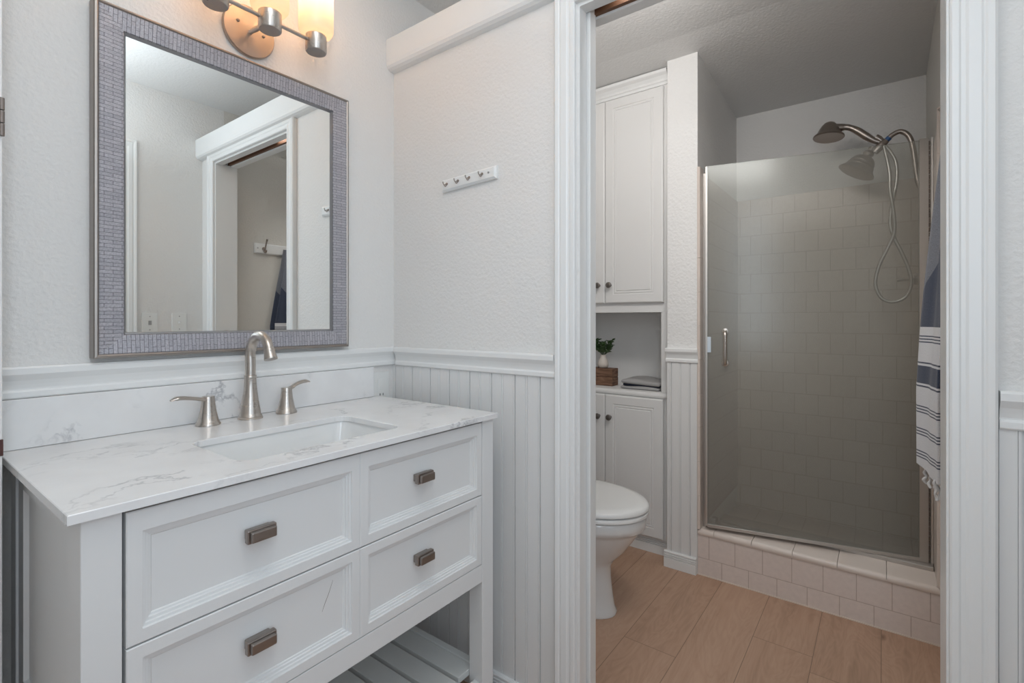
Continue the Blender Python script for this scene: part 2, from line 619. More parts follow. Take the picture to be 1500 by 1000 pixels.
def obj(name, bm, m, parent=None, smooth=False, swap=False, label=None, angle=35, uvfn=None):
    """links ONE mesh object; its verts are given in world coordinates"""
    bmesh.ops.recalc_face_normals(bm, faces=bm.faces)
    me = bpy.data.meshes.new(name)
    bm.to_mesh(me)
    bm.free()
    me.materials.append(m)
    finish_uv(me, swap)
    if uvfn:
        uv = me.uv_layers[0]
        for l in me.loops:
            uv.data[l.index].uv = uvfn(me.vertices[l.vertex_index].co)
    off = ORG.get(parent.name, Vector()) if parent else Vector()
    o = bpy.data.objects.new(name, me)
    COL.objects.link(o)
    ORG[o.name] = Vector(off)
    if parent:
        o.parent = parent
        me.transform(Matrix.Translation(-off))
    if smooth:
        for p in me.polygons:
            p.use_smooth = True
        me.set_sharp_from_angle(angle=math.radians(angle))
    if label:
        o['label'] = label
    return o


def struct(name, bm, m, parent=None, smooth=False):
    o = obj(name, bm, m, parent, smooth)
    o['kind'] = 'structure'
    return o


def thing(name, label, cat, loc, group=None):
    o = bpy.data.objects.new(name, None)
    o.empty_display_size = 0.05
    COL.objects.link(o)
    o.location = loc
    ORG[o.name] = Vector(loc)
    o['label'] = label
    o['category'] = cat
    if group:
        o['group'] = group
    return o


def tag(o, label, cat, group=None):
    o['label'] = label
    o['category'] = cat
    if group:
        o['group'] = group
    return o


# ================================================================== SETTING
YA = 1.44      # mirror wall
XB, XB2 = 1.195, 1.31   # partition, both faces
YD = -0.263    # wall with the entrance, opposite the mirror
YR = -0.165    # right wall of the toilet room and shower
XS = 2.303     # stub wall and curb face
XF = 3.05      # far shower wall
YS = 0.673     # shower's left side
HC = 2.384

bm = nb()
box(bm, -3.2, 3.2, -3.2, 1.60, -0.06, 0.0)
struct('floor', bm, M_FLOOR)

bm = nb()
prof = [(-3.2, HC), (2.15, HC), (3.2, 2.303), (3.2, 2.55), (-3.2, 2.55)]
prism(bm, prof, lambda p, q, t: (p, t, q), -1.9, 1.60)
struct('ceiling', bm, M_CEIL)

bm = nb()
box(bm, -0.75, 3.2, YA, YA + 0.12, 0, 2.55)
struct('wall_back', bm, M_WALL)
bm = nb()
box(bm, -0.75, -0.62, YD, YA, 0, 2.55)
struct('wall_left', bm, M_WALL)

# wall opposite the mirror, with the entrance
bm = nb()
box(bm, -0.75, 0.0, YD - 0.11, YD, 0, 2.55)
box(bm, 0.82, XB2, YD - 0.11, YD, 0, 2.55)
box(bm, 0.0, 0.82, YD - 0.11, YD, 2.02, 2.55)
struct('wall_front', bm, M_WALL)

# partition with the pocket-door opening (two skins either side of the pocket)
bm = nb()
box(bm, XB, 1.232, 0.668, YA, 0, 2.165)
box(bm, 1.275, XB2, 0.688, YA, 0, 2.165)
box(bm, XB, XB2, YD, -0.100, 0, 2.165)
box(bm, XB, 1.232, -0.100, 0.668, 2.018, 2.165)
box(bm, 1.275, XB2, -0.100, 0.688, 2.018, 2.165)
box(bm, 1.232, 1.275, -0.100, YA, 2.085, 2.165)
box(bm, 1.232, 1.275, 1.41, YA, 0, 2.085)
struct('wall_partition', bm, M_WALL)

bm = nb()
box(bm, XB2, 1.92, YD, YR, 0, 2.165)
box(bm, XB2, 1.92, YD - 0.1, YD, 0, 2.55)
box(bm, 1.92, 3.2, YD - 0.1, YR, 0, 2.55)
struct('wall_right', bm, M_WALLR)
bm = nb()
box(bm, XF, 3.2, YR, YA, 0, 2.55)
struct('wall_far', bm, M_WALL)
# stub wall between linen cabinet and shower
bm = nb()
box(bm, XS, XF, YS, 0.812, 0, 2.55)
struct('wall_stub', bm, M_STUBW)

# cap ledge along the top of the partition
bm = nb()
cp = [(XB2 + 0.03, 2.171), (XB - 0.032, 2.171), (XB - 0.036, 2.166), (XB - 0.036, 2.085), (XB - 0.034, 2.073), (XB - 0.028, 2.065), (XB - 0.018, 2.060), (XB, 2.058), (XB, 2.166), (XB2, 2.166), (XB2, 2.10), (XB2 + 0.03, 2.10)]
prism(bm, cp, lambda p, q, t: (p, t, q), YD + 0.001, YA - 0.001)
struct('trim_1', bm, M_TRIM, smooth=False)

# door casing on the partition (stepped profile swept round the opening)
CASP = [(0.000, 0.0), (0.000, 0.012), (0.003, 0.015), (0.012, 0.0155), (0.015, 0.0135), (0.021, 0.0140), (0.025, 0.0165), (0.041, 0.0175), (0.0445, 0.0160), (0.046, 0.0160), (0.0495, 0.0185), (0.058, 0.020), (0.062, 0.017), (0.063, 0.0)]


def casing(bm, y0, y1, ztop, x, sign=-1):
    rings = []
    for k in range(4):
        r = []
        for p, d in CASP:
            yy = y0 - p if k < 2 else y1 + p
            zz = 0.0 if k in (0, 3) else ztop + p
            r.append((x + sign * d, yy, zz))
        rings.append(r)
    loft(bm, rings)
    return bm


bm = nb()
casing(bm, -0.0965, 0.6735, 2.022, XB)
struct('trim_2', bm, M_TRIM)
# jambs
bm = nb()
box(bm, XB, XB2, -0.1, -0.0925, 0, 2.018, 0.0008, 1)
box(bm, XB, 1.2315, 0.6640, 0.668, 0, 2.018)
box(bm, 1.2755, XB2, 0.6840, 0.688, 0, 2.018)
box(bm, XB, 1.2315, -0.0925, 0.664, 2.012, 2.018)
box(bm, 1.2755, XB2, -0.0925, 0.684, 2.012, 2.018)
struct('trim_3', bm, M_TRIM)
bm = nb()
box(bm, 1.2325, 1.2615, -0.0995, 1.40, 2.066, 2.0845)
box(bm, 1.2625, 1.2748, -0.0995, 0.66, 2.019, 2.0845)
struct('trim_4', bm, M_BROWN)
# pocket door
bm = nb()
box(bm, 1.2365, 1.2705, 0.654, 1.40, 0.012, 2.036, 0.001, 1)
dr = struct('door_1', bm, M_TRIM)

# entrance casing on the wall opposite the mirror
bm = nb()
rings = []
for k in range(4):
    r = []
    for p, d in CASP:
        xx = 0.006 - p if k < 2 else 0.821 + p
        zz = 0.0 if k in (0, 3) else 2.021 + p
        r.append((xx, YD + d, zz))
    rings.append(r)
loft(bm, rings)
struct('trim_5', bm, M_TRIM)

# chair rail profile (q up from bottom, p outwards)
RAIL = [(0, 0), (0.010, 0), (0.012, 0.003), (0.012, 0.013), (0.010, 0.016), (0.008, 0.017), (0.008, 0.020), (0.010, 0.028), (0.013, 0.037), (0.018, 0.046), (0.020, 0.050), (0.020, 0.062), (0.018, 0.066), (0, 0.066)]


def rail_y(bm, x, y0, y1, z):      # on a wall facing -X
    prism(bm, RAIL, lambda p, q, t: (x - p, t, z + q), y0, y1)
    return bm


bm = nb()
prism(bm, RAIL, lambda p, q, t: (t, YA - p, 0.990 + q), 0.165, XB)
struct('trim_6', bm, M_TRIM)
bm = nb()
rail_y(bm, XB, 0.738, YA - 0.0205, 0.989)
struct('trim_7', bm, M_TRIM)
bm = nb()
rail_y(bm, XB, YD, -0.161, 0.965)
struct('trim_8', bm, M_TRIM)
bm = nb()
rail_y(bm, XS, YS - 0.004, 0.816, 0.957)
struct('trim_9', bm, M_TRIM)


# beadboard with real grooves: profile along y, extruded in z
def beadboard(bm, x, y0, y1, z0, z1, th=0.006, pitch=0.0452, start=0.0):
    pts = [(y0, x)]
    pts.append((y0, x - th))
    y = y0 + start
    k = 0
    while y < y1 - 0.006:
        if y > y0 + 0.002:
            g = 0.0055
            if k % 2 == 0:
                pts += [(y - 0.0021, x - th), (y - 0.0017, x - th + g), (y + 0.0017, x - th + g), (y + 0.0021, x - th), (y + 0.006, x - th), (y + 0.0066, x - th + 0.002), (y + 0.0072, x - th)]
            else:
                pts += [(y - 0.0014, x - th), (y, x - th + 0.003), (y + 0.0014, x - th), (y + 0.005, x - th), (y + 0.0064, x - th + 0.003), (y + 0.0078, x - th)]
        y += pitch
        k += 1
    pts += [(y1, x - th), (y1, x)]
    prism(bm, pts, lambda p, q, t: (q, p, t), z0, z1)
    return bm


bm = nb()
beadboard(bm, XB, 0.738, YA, 0.0, 0.989, start=0.0525)
struct('trim_10', bm, M_BEAD)
bm = nb()
beadboard(bm, XB, YD, -0.161, 0.0, 0.965, start=0.072)
struct('trim_11', bm, M_BEAD)
bm = nb()
beadboard(bm, XS, YS + 0.001, 0.811, 0.0, 0.957, start=0.030, pitch=0.043)
struct('trim_12', bm, M_BEAD)

BASEP = [(0, 0), (0.015, 0), (0.015, 0.042), (0.010, 0.0435), (0.010, 0.0455), (0.0145, 0.047), (0.0145, 0.051), (0.009, 0.0525), (0.009, 0.0545), (0.0135, 0.056), (0.0135, 0.060), (0.008, 0.0615), (0.008, 0.0635), (0.012, 0.065), (0.012, 0.070), (0.009, 0.074), (0, 0.074)]
bm = nb()
prism(bm, BASEP, lambda p, q, t: (XB - 0.006 - p, t, q), 0.738, YA)
struct('baseboard_right', bm, M_TRIM)
bm = nb()
prism(bm, BASEP, lambda p, q, t: (XB - 0.006 - p, t, q), YD, -0.161)
struct('baseboard_front', bm, M_TRIM)
bm = nb()
prism(bm, BASEP, lambda p, q, t: (XS - 0.006 - p, t, q), YS + 0.002, 0.822)
struct('baseboard_stub', bm, M_TRIM)
bm = nb()
prism(bm, BASEP, lambda p, q, t: (2.395 - p, t, q), 0.813, YA)
struct('baseboard_cabinet', bm, M_TRIM)

# open white door leaf at the far left, its edge with hinge and latch
bm = nb()
box(bm, -0.60, 0.1635, 1.285, 1.32, 0.012, 2.03, 0.0015, 1)
dl = struct('door_2', bm, M_TRIM)
bm = nb()
for k in range(3):
    z = 1.487 + k * 0.0235
    lathe(bm, [(0.0, 0), (0.0042, 0.0005), (0.0042, 0.022), (0.0, 0.0225)], (0.1620, 1.281, z), seg=14)
obj('hinge', bm, M_HINGE, dl, True, label='aged metal hinge')
bm = nb()
box(bm, 0.150, 0.1646, 1.2825, 1.2855, 0.905, 0.935, 0.0008, 1)
obj('latch', bm, M_LATCH, dl, label='dark reddish latch plate')

# ------------------------------------------------------------------ shower structure
# curb: tiled front, bullnose top
bm = nb()
box(bm, XS, 2.45, YR, YS - 0.001, 0.0, 0.193)
cb = struct('shower_curb', bm, M_CURB)
uv = cb.data.uv_layers[0]
for p in cb.data.polygons:
    for li in p.loop_indices:
        c = cb.data.vertices[cb.data.loops[li].vertex_index].co
        uv.data[li].uv = (c.y + 0.028, c.z + 0.118 - 0.0785) if abs(p.normal.x) > 0.5 else (c.y, c.x)
bm = nb()
yy = YR
ln = 0.1535
while yy < YS - 0.01:
    y2 = min(yy + ln, YS - 0.002)
    pr = [(XS - 0.004, 0.183), (XS - 0.006, 0.190), (XS - 0.004, 0.199), (XS + 0.002, 0.205), (XS + 0.01, 0.2065), (2.452, 0.2065), (2.452, 0.1935), (XS, 0.1935), (XS, 0.183)]
    prism(bm, pr, lambda p, q, t: (p, t, q), yy + 0.0008, y2 - 0.0008)
    yy += ln
obj('bullnose', bm, M_BULL, cb, True, label='paler rounded edge tile')
bm = nb()
box(bm, XS - 0.003, XS, YR, YS - 0.001, 0.0, 0.004)
obj('caulk', bm, M_GROUT, cb)

bm = nb()
box(bm, 2.45, XF, YR, YS, 0.0, 0.10)
struct('floor_shower', bm, M_TILE)
bm = nb()
box(bm, XF - 0.009, XF, YR, YS, 0.10, 1.832, 0.002, 1)
struct('trim_13', bm, M_TILE)
bm = nb()
box(bm, XS + 0.02, XF - 0.009, YS - 0.009, YS, 0.2066, 1.832, 0.002, 1)
struct('trim_14', bm, M_TILE)
bm = nb()
box(bm, XS + 0.02, XF - 0.009, YR, YR + 0.009, 0.2066, 1.832, 0.002, 1)
struct('trim_15', bm, M_TILE)
# bullnose corner column on the stub wall's end
bm = nb()
cz = 0.2066
while cz < 1.845:
    c2 = min(cz + 0.1535, 1.848)
    pr = [(XS - 0.007, YS + 0.0), (XS - 0.0075, YS - 0.006), (XS - 0.004, YS - 0.0115), (XS + 0.004, YS - 0.013), (XS + 0.05, YS - 0.013), (XS + 0.05, YS)]
    prism(bm, pr, lambda p, q, t: (p, q, t), cz + 0.0006, c2 - 0.0006)
    cz += 0.1535
struct('trim_16', bm, M_BULL)
bm = nb()
cz = 0.2066
while cz < 1.90:
    c2 = min(cz + 0.1535, 1.905)
    prism(bm, [(XS - 0.005, YR), (XS - 0.005, YR + 0.006), (XS + 0.002, YR + 0.011), (XS + 0.019, YR + 0.011), (XS + 0.019, YR)], lambda p, q, t: (p, q, t), cz + 0.0006, c2 - 0.0006)
    cz += 0.1535
struct('trim_17', bm, M_BULL)

# ================================================================== VANITY
FR = 0.903
van = thing('vanity_cabinet', 'white freestanding vanity cabinet with four panelled drawers and slatted bottom shelf', 'vanity', (0.65, 1.16, 0))
VX0, VX1 = 0.192, 1.113
for (xa, xb) in ((VX0, VX0 + 0.048), (VX1 - 0.048, VX1)):
    for (ya, yb) in ((FR, FR + 0.05), (1.365, 1.412)):
        bm = nb()
        box(bm, xa, xb, ya, yb, 0.0, 0.871, 0.0018)
        obj('leg', bm, M_VAN, van)
VX = lambda a, b, d: (a, FR - d, b)
STEPS = [(0.0, -0.0015), (0.0015, 0.0), (0.0205, 0.0), (0.0215, -0.004), (0.0255, -0.0045), (0.0265, -0.0075), (0.0305, -0.008), (0.0315, -0.011), (0.0345, -0.0115), (0.036, -0.0135), (0.0365, -0.0135)]
for i, (xa, xb) in enumerate(((0.2445, 0.6577), (0.6581, 1.0625))):
    for j, (za, zb) in enumerate(((0.661, 0.8640), (0.4655, 0.6585))):
        bm = nb()
        panel(bm, xa, xb, za, zb, -0.020, STEPS, VX, 0.012 if j == 0 else 0.0)
        d = obj('drawer', bm, M_VAN, van)
        xc = (0.443, 0.842)[i]
        zc = (0.768, 0.571)[j]
        yf = FR + 0.0135
        bm = nb()
        box(bm, xc - 0.022, xc + 0.022, yf - 0.012, yf - 0.0002, zc - 0.009, zc + 0.009, 0.002)
        box(bm, xc - 0.0262, xc + 0.0262, yf - 0.023, yf - 0.011, zc - 0.0125, zc + 0.0125, 0.0022)
        box(bm, xc - 0.0225, xc + 0.0225, yf - 0.0315, yf - 0.0228, zc - 0.0095, zc + 0.0095, 0.0022)
        obj('pull', bm, M_PULL, d, label='worn pewter block pull')
        if i == 0 and j == 1:
            bm = nb()
            sweep(bm, [(0.575, yf - 0.0001, 0.556), (0.582, yf - 0.0001, 0.572), (0.590, yf - 0.0001, 0.587), (0.600, yf - 0.0001, 0.611)], [0.0002, 0.0005, 0.0006, 0.0004, 0.0002], 6)
            obj('scratch', bm, M_HINGE, d, label='dark hairline scratch')
bm = nb()
box(bm, VX0 + 0.0485, VX1 - 0.0485, FR + 0.001, FR + 0.03, 0.414, 0.4635, 0.001, 1)
obj('apron', bm, M_VAN, van)
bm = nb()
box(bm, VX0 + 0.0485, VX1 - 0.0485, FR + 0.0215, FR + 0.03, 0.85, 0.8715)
obj('shadow_rail', bm, M_DARK, van, label='rail coloured dark as the shadow above the drawers')
for (xa, xb, s) in ((VX0, VX0 + 0.03, -1), (VX1 - 0.03, VX1, 1)):
    bm = nb()
    SX = (lambda a, b, d: (VX0 + 0.004 - d, a, b)) if s < 0 else (lambda a, b, d: (VX1 - 0.004 + d, a, b))
    panel(bm, FR + 0.0505, 1.3645, 0.414, 0.8715, -0.018, [(0, 0), (0.045, 0), (0.047, -0.008), (0.048, -0.008)], SX)
    obj('side_panel', bm, M_VAN, van)
bm = nb()
box(bm, VX0 + 0.03, VX1 - 0.03, FR + 0.031, 1.36, 0.43, 0.444)
obj('bottom_panel', bm, M_VAN, van)
bm = nb()
box(bm, VX0 + 0.0485, VX1 - 0.0485, 1.385, 1.40, 0.414, 0.8715)
obj('back_panel', bm, M_VAN, van)
# shelf: side rims and front-to-back slats
SZ = 0.146
for (xa, xb) in ((VX0 + 0.006, VX0 + 0.027), (VX1 - 0.027, VX1 - 0.006)):
    bm = nb()
    box(bm, xa, xb, FR + 0.0505, 1.3645, 0.085, SZ + 0.004, 0.0015)
    obj('shelf_rail', bm, M_SHELF, van)
x = VX1 - 0.0275
for k in range(12):
    xb = x - 0.0005
    xa = max(xb - 0.0635, VX0 + 0.0275)
    bm = nb()
    box(bm, xa, xb, (FR + 0.052 if (k in (0, 11)) else FR + 0.008), (1.363 if k in (0, 11) else 1.405), SZ - 0.018, SZ, 0.0012)
    obj('slat', bm, M_SHELF, van)
    x = xa - 0.0125
    if x < VX0 + 0.06:
        break
bm = nb()
box(bm, VX0 + 0.0485, VX1 - 0.0485, FR + 0.010, FR + 0.030, 0.080, SZ - 0.0185)
obj('shelf_apron', bm, M_SHELF, van)

# countertop with the sink cut-out
top = thing('countertop', 'white quartz vanity countertop with grey veins and a rectangular sink cutout', 'countertop', (0.645, 1.16, 0.872))
CX0, CX1, CY0, CY1, CZ0, CZ1 = 0.1745, 1.1145, 0.887, 1.432, 0.872, 0.886
SKX0, SKX1, SKY0, SKY1 = 0.437, 0.826, 0.962, 1.208


def slab(bm, outer, inner, z0, z1, bev):
    rings = []
    for z, o in ((z0, 0), (z1 - bev, 0), (z1, bev)):
        rings.append((z, o))
    def ring(pts, z, o, sgn):
        cx = sum(p[0] for p in pts) / len(pts)
        cy = sum(p[1] for p in pts) / len(pts)
        return [bm.verts.new((p[0] - sgn * o * (1 if p[0] > cx else -1), p[1] - sgn * o * (1 if p[1] > cy else -1), z)) for p in pts]
    ov = [ring(outer, z, o, 1) for z, o in rings]
    iv = [ring(inner, z, o, -1) for z, o in rings]
    for vs in (ov, iv):
        for a, b in zip(vs, vs[1:]):
            n = len(a)
            for i in range(n):
                j = (i + 1) % n
                bm.faces.new((a[i], a[j], b[j], b[i]))
    for k in (0, -1):
        es = []
        for ring_ in (ov[k], iv[k]):
            for i in range(len(ring_)):
                a, b = ring_[i], ring_[(i + 1) % len(ring_)]
                e = bm.edges.get((a, b)) or bm.edges.new((a, b))
                es.append(e)
        bmesh.ops.triangle_fill(bm, use_beauty=True, use_dissolve=False, edges=es)
    return bm


bm = nb()
slab(bm, [(CX0, CY0), (CX1, CY0), (CX1, CY1), (CX0, CY1)], rrect(SKX0, SKX1, SKY0, SKY1, 0.032, 6), CZ0, CZ1, 0.0012)
obj('slab', bm, M_QUARTZ, top)
bm = nb()
box(bm, 0.1785, 1.091, 1.4195, 1.439, CZ1 + 0.0006, 0.9893, 0.001, 1)
obj('backsplash', bm, M_QUARTZ, top, label='low quartz backsplash strip')

# undermount basin
sk = thing('sink', 'white porcelain rectangular sink set under the quartz countertop', 'sink', (0.63, 1.085, 0.74))
bm = nb()
o_ = 0.004
prs = [(0.020, 0.8715, 0.05), (-0.004, 0.8715, 0.034), (-0.002, 0.862, 0.034), (0.004, 0.82, 0.04), (0.012, 0.775, 0.05), (0.028, 0.752, 0.06), (0.06, 0.744, 0.06)]
rings = []
for k, (ins, z, r) in enumerate(prs):
    ins = -0.012 if k == 0 else ins
    rings.append([(p[0], p[1], z) for p in rrect(SKX0 + ins, SKX1 - ins, SKY0 + ins, SKY1 - ins, r, 6)])
loft(bm, rings, cap0=False)
obj('basin', bm, M_PORC, sk, True, angle=60)
bm = nb()
lathe(bm, [(0.0, 0.0), (0.021, 0.0), (0.021, 0.002), (0.017, 0.003), (0.0, 0.0025)], (0.63, 1.10, 0.7442), seg=24)
obj('drain', bm, M_NICKEL, sk, True)

# faucet
fa = thing('faucet', 'brushed nickel widespread faucet with a high curved spout behind the sink', 'faucet', (0.648, 1.375, CZ1))
ZT = CZ1 + 0.0003
bm = nb()
lathe(bm, [(0.0, 0), (0.031, 0), (0.031, 0.004), (0.0285, 0.006), (0.0285, 0.009), (0.0262, 0.011), (0.0255, 0.018), (0.022, 0.038), (0.0185, 0.062), (0.0160, 0.085), (0.0150, 0.108), (0.0156, 0.111), (0.0156, 0.116), (0.0142, 0.1175), (0.0, 0.1175)], (0.648, 1.375, ZT), seg=36)
sp = obj('spout_base', bm, M_NICKEL, fa, True, angle=50)
bm = nb()
y0, zb = 1.375, CZ1 + 0.112
pts = [(0.648, y0, zb)] + [(0.648, y0, zb + 0.02 * k) for k in (1, 2, 3)]
zc, rr = 1.056, 0.0525
for k in range(0, 15):
    a = PI - k * (PI * 0.915) / 14
    pts.append((0.648 - 0.0, y0 - rr - rr * math.cos(a), zc + rr * 1.06 * math.sin(a)))
sweep(bm, pts, [0.0132, 0.0132, 0.013, 0.0126, 0.0122, 0.0118], 24, up=(1, 0, 0))
e = Vector(pts[-1])
tdir = (Vector(pts[-1]) - Vector(pts[-2])).normalized()
lathe(bm, [(0.0, -0.006), (0.0128, -0.006), (0.0142, -0.002), (0.0132, 0.001), (0.0136, 0.004), (0.0155, 0.015), (0.0165, 0.019), (0.0160, 0.021), (0.0, 0.021)], e, tdir, 28)
obj('spout', bm, M_NICKEL, fa, True, angle=50)
for side, hx in ((-1, 0.543), (1, 0.750)):
    bm = nb()
    lathe(bm, [(0.0, 0), (0.0285, 0), (0.0285, 0.004), (0.0262, 0.006), (0.0262, 0.0085), (0.024, 0.0105), (0.0205, 0.024), (0.0172, 0.042), (0.0150, 0.060), (0.0145, 0.070), (0.0138, 0.0725), (0.0, 0.0735)], (hx, 1.375, ZT), seg=32)
    h = obj('handle', bm, M_NICKEL, fa, True, angle=50)
    bm = nb()
    zt = CZ1 + 0.067
    if side < 0:
        pp = [(hx + 0.006, 1.375, zt), (hx - 0.014, 1.373, zt), (hx - 0.032, 1.371, zt + 0.004), (hx - 0.056, 1.368, zt + 0.0085), (hx - 0.074, 1.365, zt + 0.0095), (hx - 0.088, 1.362, zt + 0.0065)]
    else:
        pp = [(hx - 0.006, 1.375, zt), (hx + 0.012, 1.376, zt + 0.003), (hx + 0.027, 1.378, zt + 0.010), (hx + 0.045, 1.380, zt + 0.016), (hx + 0.062, 1.381, zt + 0.0175), (hx + 0.076, 1.382, zt + 0.0145)]
    sweep(bm, catmull(pp, 6), [0.0125, 0.011, 0.0095, 0.0105, 0.0108, 0.0035], 18, flat=0.48)
    obj('lever', bm, M_NICKEL, h, True, angle=60)

# ================================================================== MIRROR
mi = thing('wall_mirror', 'large rectangular mirror in a silver mosaic frame above the sink', 'mirror', (0.65, 1.43, 1.066))
MX0, MX1, MZ0, MZ1 = 0.3215, 0.9805, 1.066, 1.8755
IX0, IX1, IZ0, IZ1 = 0.3835, 0.919, 1.1195, 1.8175
FY = 1.405


def frame_side(bm, outer, inner):
    """one mitred piece: rings of (ax, az, y) offsets between the outer and inner edges"""
    loft(bm, [outer, inner])


def mitre(prof, side):
    """prof: list of (t inset from outer edge, y); returns rings at both mitred ends"""
    def corner(ix, iz, t):
        x = MX0 + t if ix == 0 else MX1 - t
        z = MZ0 + t * 0.93 if iz == 0 else MZ1 - t * 0.93
        return x, z
    ends = {'left': ((0, 0), (0, 1)), 'right': ((1, 0), (1, 1)), 'top': ((0, 1), (1, 1)), 'bottom': ((0, 0), (1, 0))}[side]
    out = []
    for ix, iz in ends:
        r = []
        for t, y in prof:
            x, z = corner(ix, iz, t)
            r.append((x, y, z))
        out.append(r)
    return out


TRIMP = [(0.0, 1.4385), (0.0, 1.409), (0.002, 1.4055), (0.006, 1.4045), (0.0095, 1.407), (0.0095, 1.4385)]
MOSP = [(0.0098, 1.4385), (0.0098, 1.4068), (0.0115, 1.4055), (0.055, 1.4095), (0.0565, 1.411), (0.0565, 1.4385)]
LIPP = [(0.0568, 1.4385), (0.0568, 1.4120), (0.0575, 1.4112), (0.0612, 1.4190), (0.0620, 1.4200), (0.0620, 1.4385)]
for side in ('left', 'right', 'top', 'bottom'):
    bm = nb()
    loft(bm, mitre(MOSP, side))
    f = obj('mosaic_frame', bm, M_MOSAIC, mi, swap=side in ('top', 'bottom'))
    bm = nb()
    loft(bm, mitre(TRIMP, side))
    obj('outer_molding', bm, M_FRAMET, f, label='champagne metal outer edge')
    bm = nb()
    loft(bm, mitre(LIPP, side))
    obj('inner_lip', bm, M_BEVEL, f, label='dark inner lip')
bm = nb()
box(bm, MX0 + 0.0622, MX1 - 0.0622, 1.420, 1.4385, MZ0 + 0.058, MZ1 - 0.058)
obj('mirror_glass', bm, M_MIRROR, mi)

# ================================================================== SCONCE
LZ = 1.946
LY = 1.305
sc = thing('vanity_light', 'brushed nickel three lamp vanity light on the wall above the mirror', 'light fixture', (0.672, 1.44, 1.967))
bm = nb()
lathe(bm, [(0.0, 0), (0.070, 0), (0.0715, 0.003), (0.0715, 0.009), (0.069, 0.012), (0.060, 0.0125), (0.03, 0.015), (0.0, 0.016)], (0.672, 1.4395, 1.967), (0, -1, 0), 48)
bp = obj('backplate', bm, M_PLATEN, sc, True, angle=40)
for dx, dz in ((-0.034, 0.014), (0.036, 0.0)):
    bm = nb()
    lathe(bm, [(0.0, 0), (0.0045, 0), (0.0042, 0.004), (0.002, 0.006), (0.0, 0.0062)], (0.672 + dx, 1.4255, 1.967 + dz), (0, -1, 0), 16)
    obj('screw', bm, M_NICKELD, bp, True)
bm = nb()
sweep(bm, [(0.672, 1.424, 1.964), (0.668, LY + 0.02, LZ + 0.004)], 0.0065, 16)
obj('arm', bm, M_NICKEL, sc, True)
LXS = (0.532, 0.666, 0.800)
bm = nb()
sweep(bm, [(LXS[0] + 0.02, LY, LZ + 0.004), (LXS[1] - 0.02, LY, LZ + 0.004)], 0.0052, 14)
obj('crossbar', bm, M_NICKEL, sc, True)
bm = nb()
sweep(bm, [(LXS[1] + 0.02, LY, LZ + 0.004), (LXS[2] - 0.02, LY, LZ + 0.004)], 0.0052, 14)
obj('crossbar', bm, M_NICKEL, sc, True)
for lx in LXS:
    bm = nb()
    lathe(bm, [(0.0, -0.024), (0.0265, -0.024), (0.029, -0.021), (0.029, 0.022), (0.0275, 0.0235), (0.0, 0.0235)], (lx, LY, LZ), seg=40)
    obj('cup', bm, M_NICKEL, sc, True, angle=40)
    bm = nb()
    zb = LZ + 0.024
    lathe(bm, [(0.012, 0.0), (0.030, 0.0005), (0.041, 0.004), (0.0465, 0.012), (0.0475, 0.02), (0.0475, 0.165), (0.0455, 0.165), (0.0455, 0.02), (0.0445, 0.013), (0.040, 0.0065), (0.030, 0.003), (0.012, 0.0025)], (lx, LY, zb), seg=48)
    sh = obj('glass_shade', bm, M_SHADE, sc, True, angle=40)
    bm = nb()
    lathe(bm, [(0.0, 0.0), (0.013, 0.0), (0.013, 0.028), (0.0, 0.0285)], (lx, LY, zb + 0.003), seg=20)
    obj('socket', bm, M_PLATE, sh, True)
    pl = bpy.data.lights.new('sconce_bulb', 'POINT')
    pl.energy = SCONCE_POWER
    pl.color = (1.0, 0.77, 0.56)
    pl.shadow_soft_size = 0.02
    po = bpy.data.objects.new('sconce_bulb', pl)
    COL.objects.link(po)
    po.location = (lx, LY, zb + 0.115)

# ================================================================== HOOK RAIL ON PARTITION
def hook(bm, y, z, x, s=1.0):
    """double coat hook on a wall facing -X"""
    lathe(bm, [(0, 0), (0.006 * s, 0), (0.006 * s, 0.002), (0.0, 0.003)], (x, y, z), (-1, 0, 0), 14)
    sweep(bm, catmull([(x - 0.001, y, z), (x - 0.010 * s, y, z - 0.004 * s), (x - 0.018 * s, y, z - 0.008 * s), (x - 0.024 * s, y, z - 0.003 * s), (x - 0.026 * s, y, z + 0.005 * s)], 6), [0.0028 * s, 0.0024 * s, 0.0022 * s, 0.003 * s], 10)
    sweep(bm, catmull([(x - 0.001, y, z - 0.003 * s), (x - 0.008 * s, y, z - 0.012 * s), (x - 0.014 * s, y, z - 0.013 * s), (x - 0.017 * s, y, z - 0.007 * s)], 6), [0.0026 * s, 0.0022 * s, 0.0026 * s], 10)


hr = thing('key_hook_rail', 'small white hook rail with four nickel hooks beside the doorway', 'hook rail', (XB, 1.066, 1.605))
tl = math.radians(-2.3)


def tiltz(y):
    return 1.6045 + (1.066 - y) * math.tan(-tl)


bm = nb()
panel(bm, 0.950, 1.182, 1.5845, 1.6245, 0.0, [(0.0, 0.008), (0.004, 0.011), (0.006, 0.013), (0.0065, 0.013)], lambda a, b, d: (XB - 0.0003 - d, a, b + tiltz(a) - 1.6045))
obj('board', bm, M_TRIM, hr)
for y in (1.156, 1.106, 1.057, 1.003):
    bm = nb()
    hook(bm, y, tiltz(y) + 0.003, XB - 0.0135, 0.72)
    obj('hook', bm, M_NICKELD, hr, True, angle=60)
bm = nb()
lathe(bm, [(0, 0), (0.0035, 0), (0.003, 0.0015), (0.0, 0.002)], (XB - 0.0132, 0.978, tiltz(0.978) + 0.002), (-1, 0, 0), 12)
obj('screw', bm, M_SCREW, hr, True)

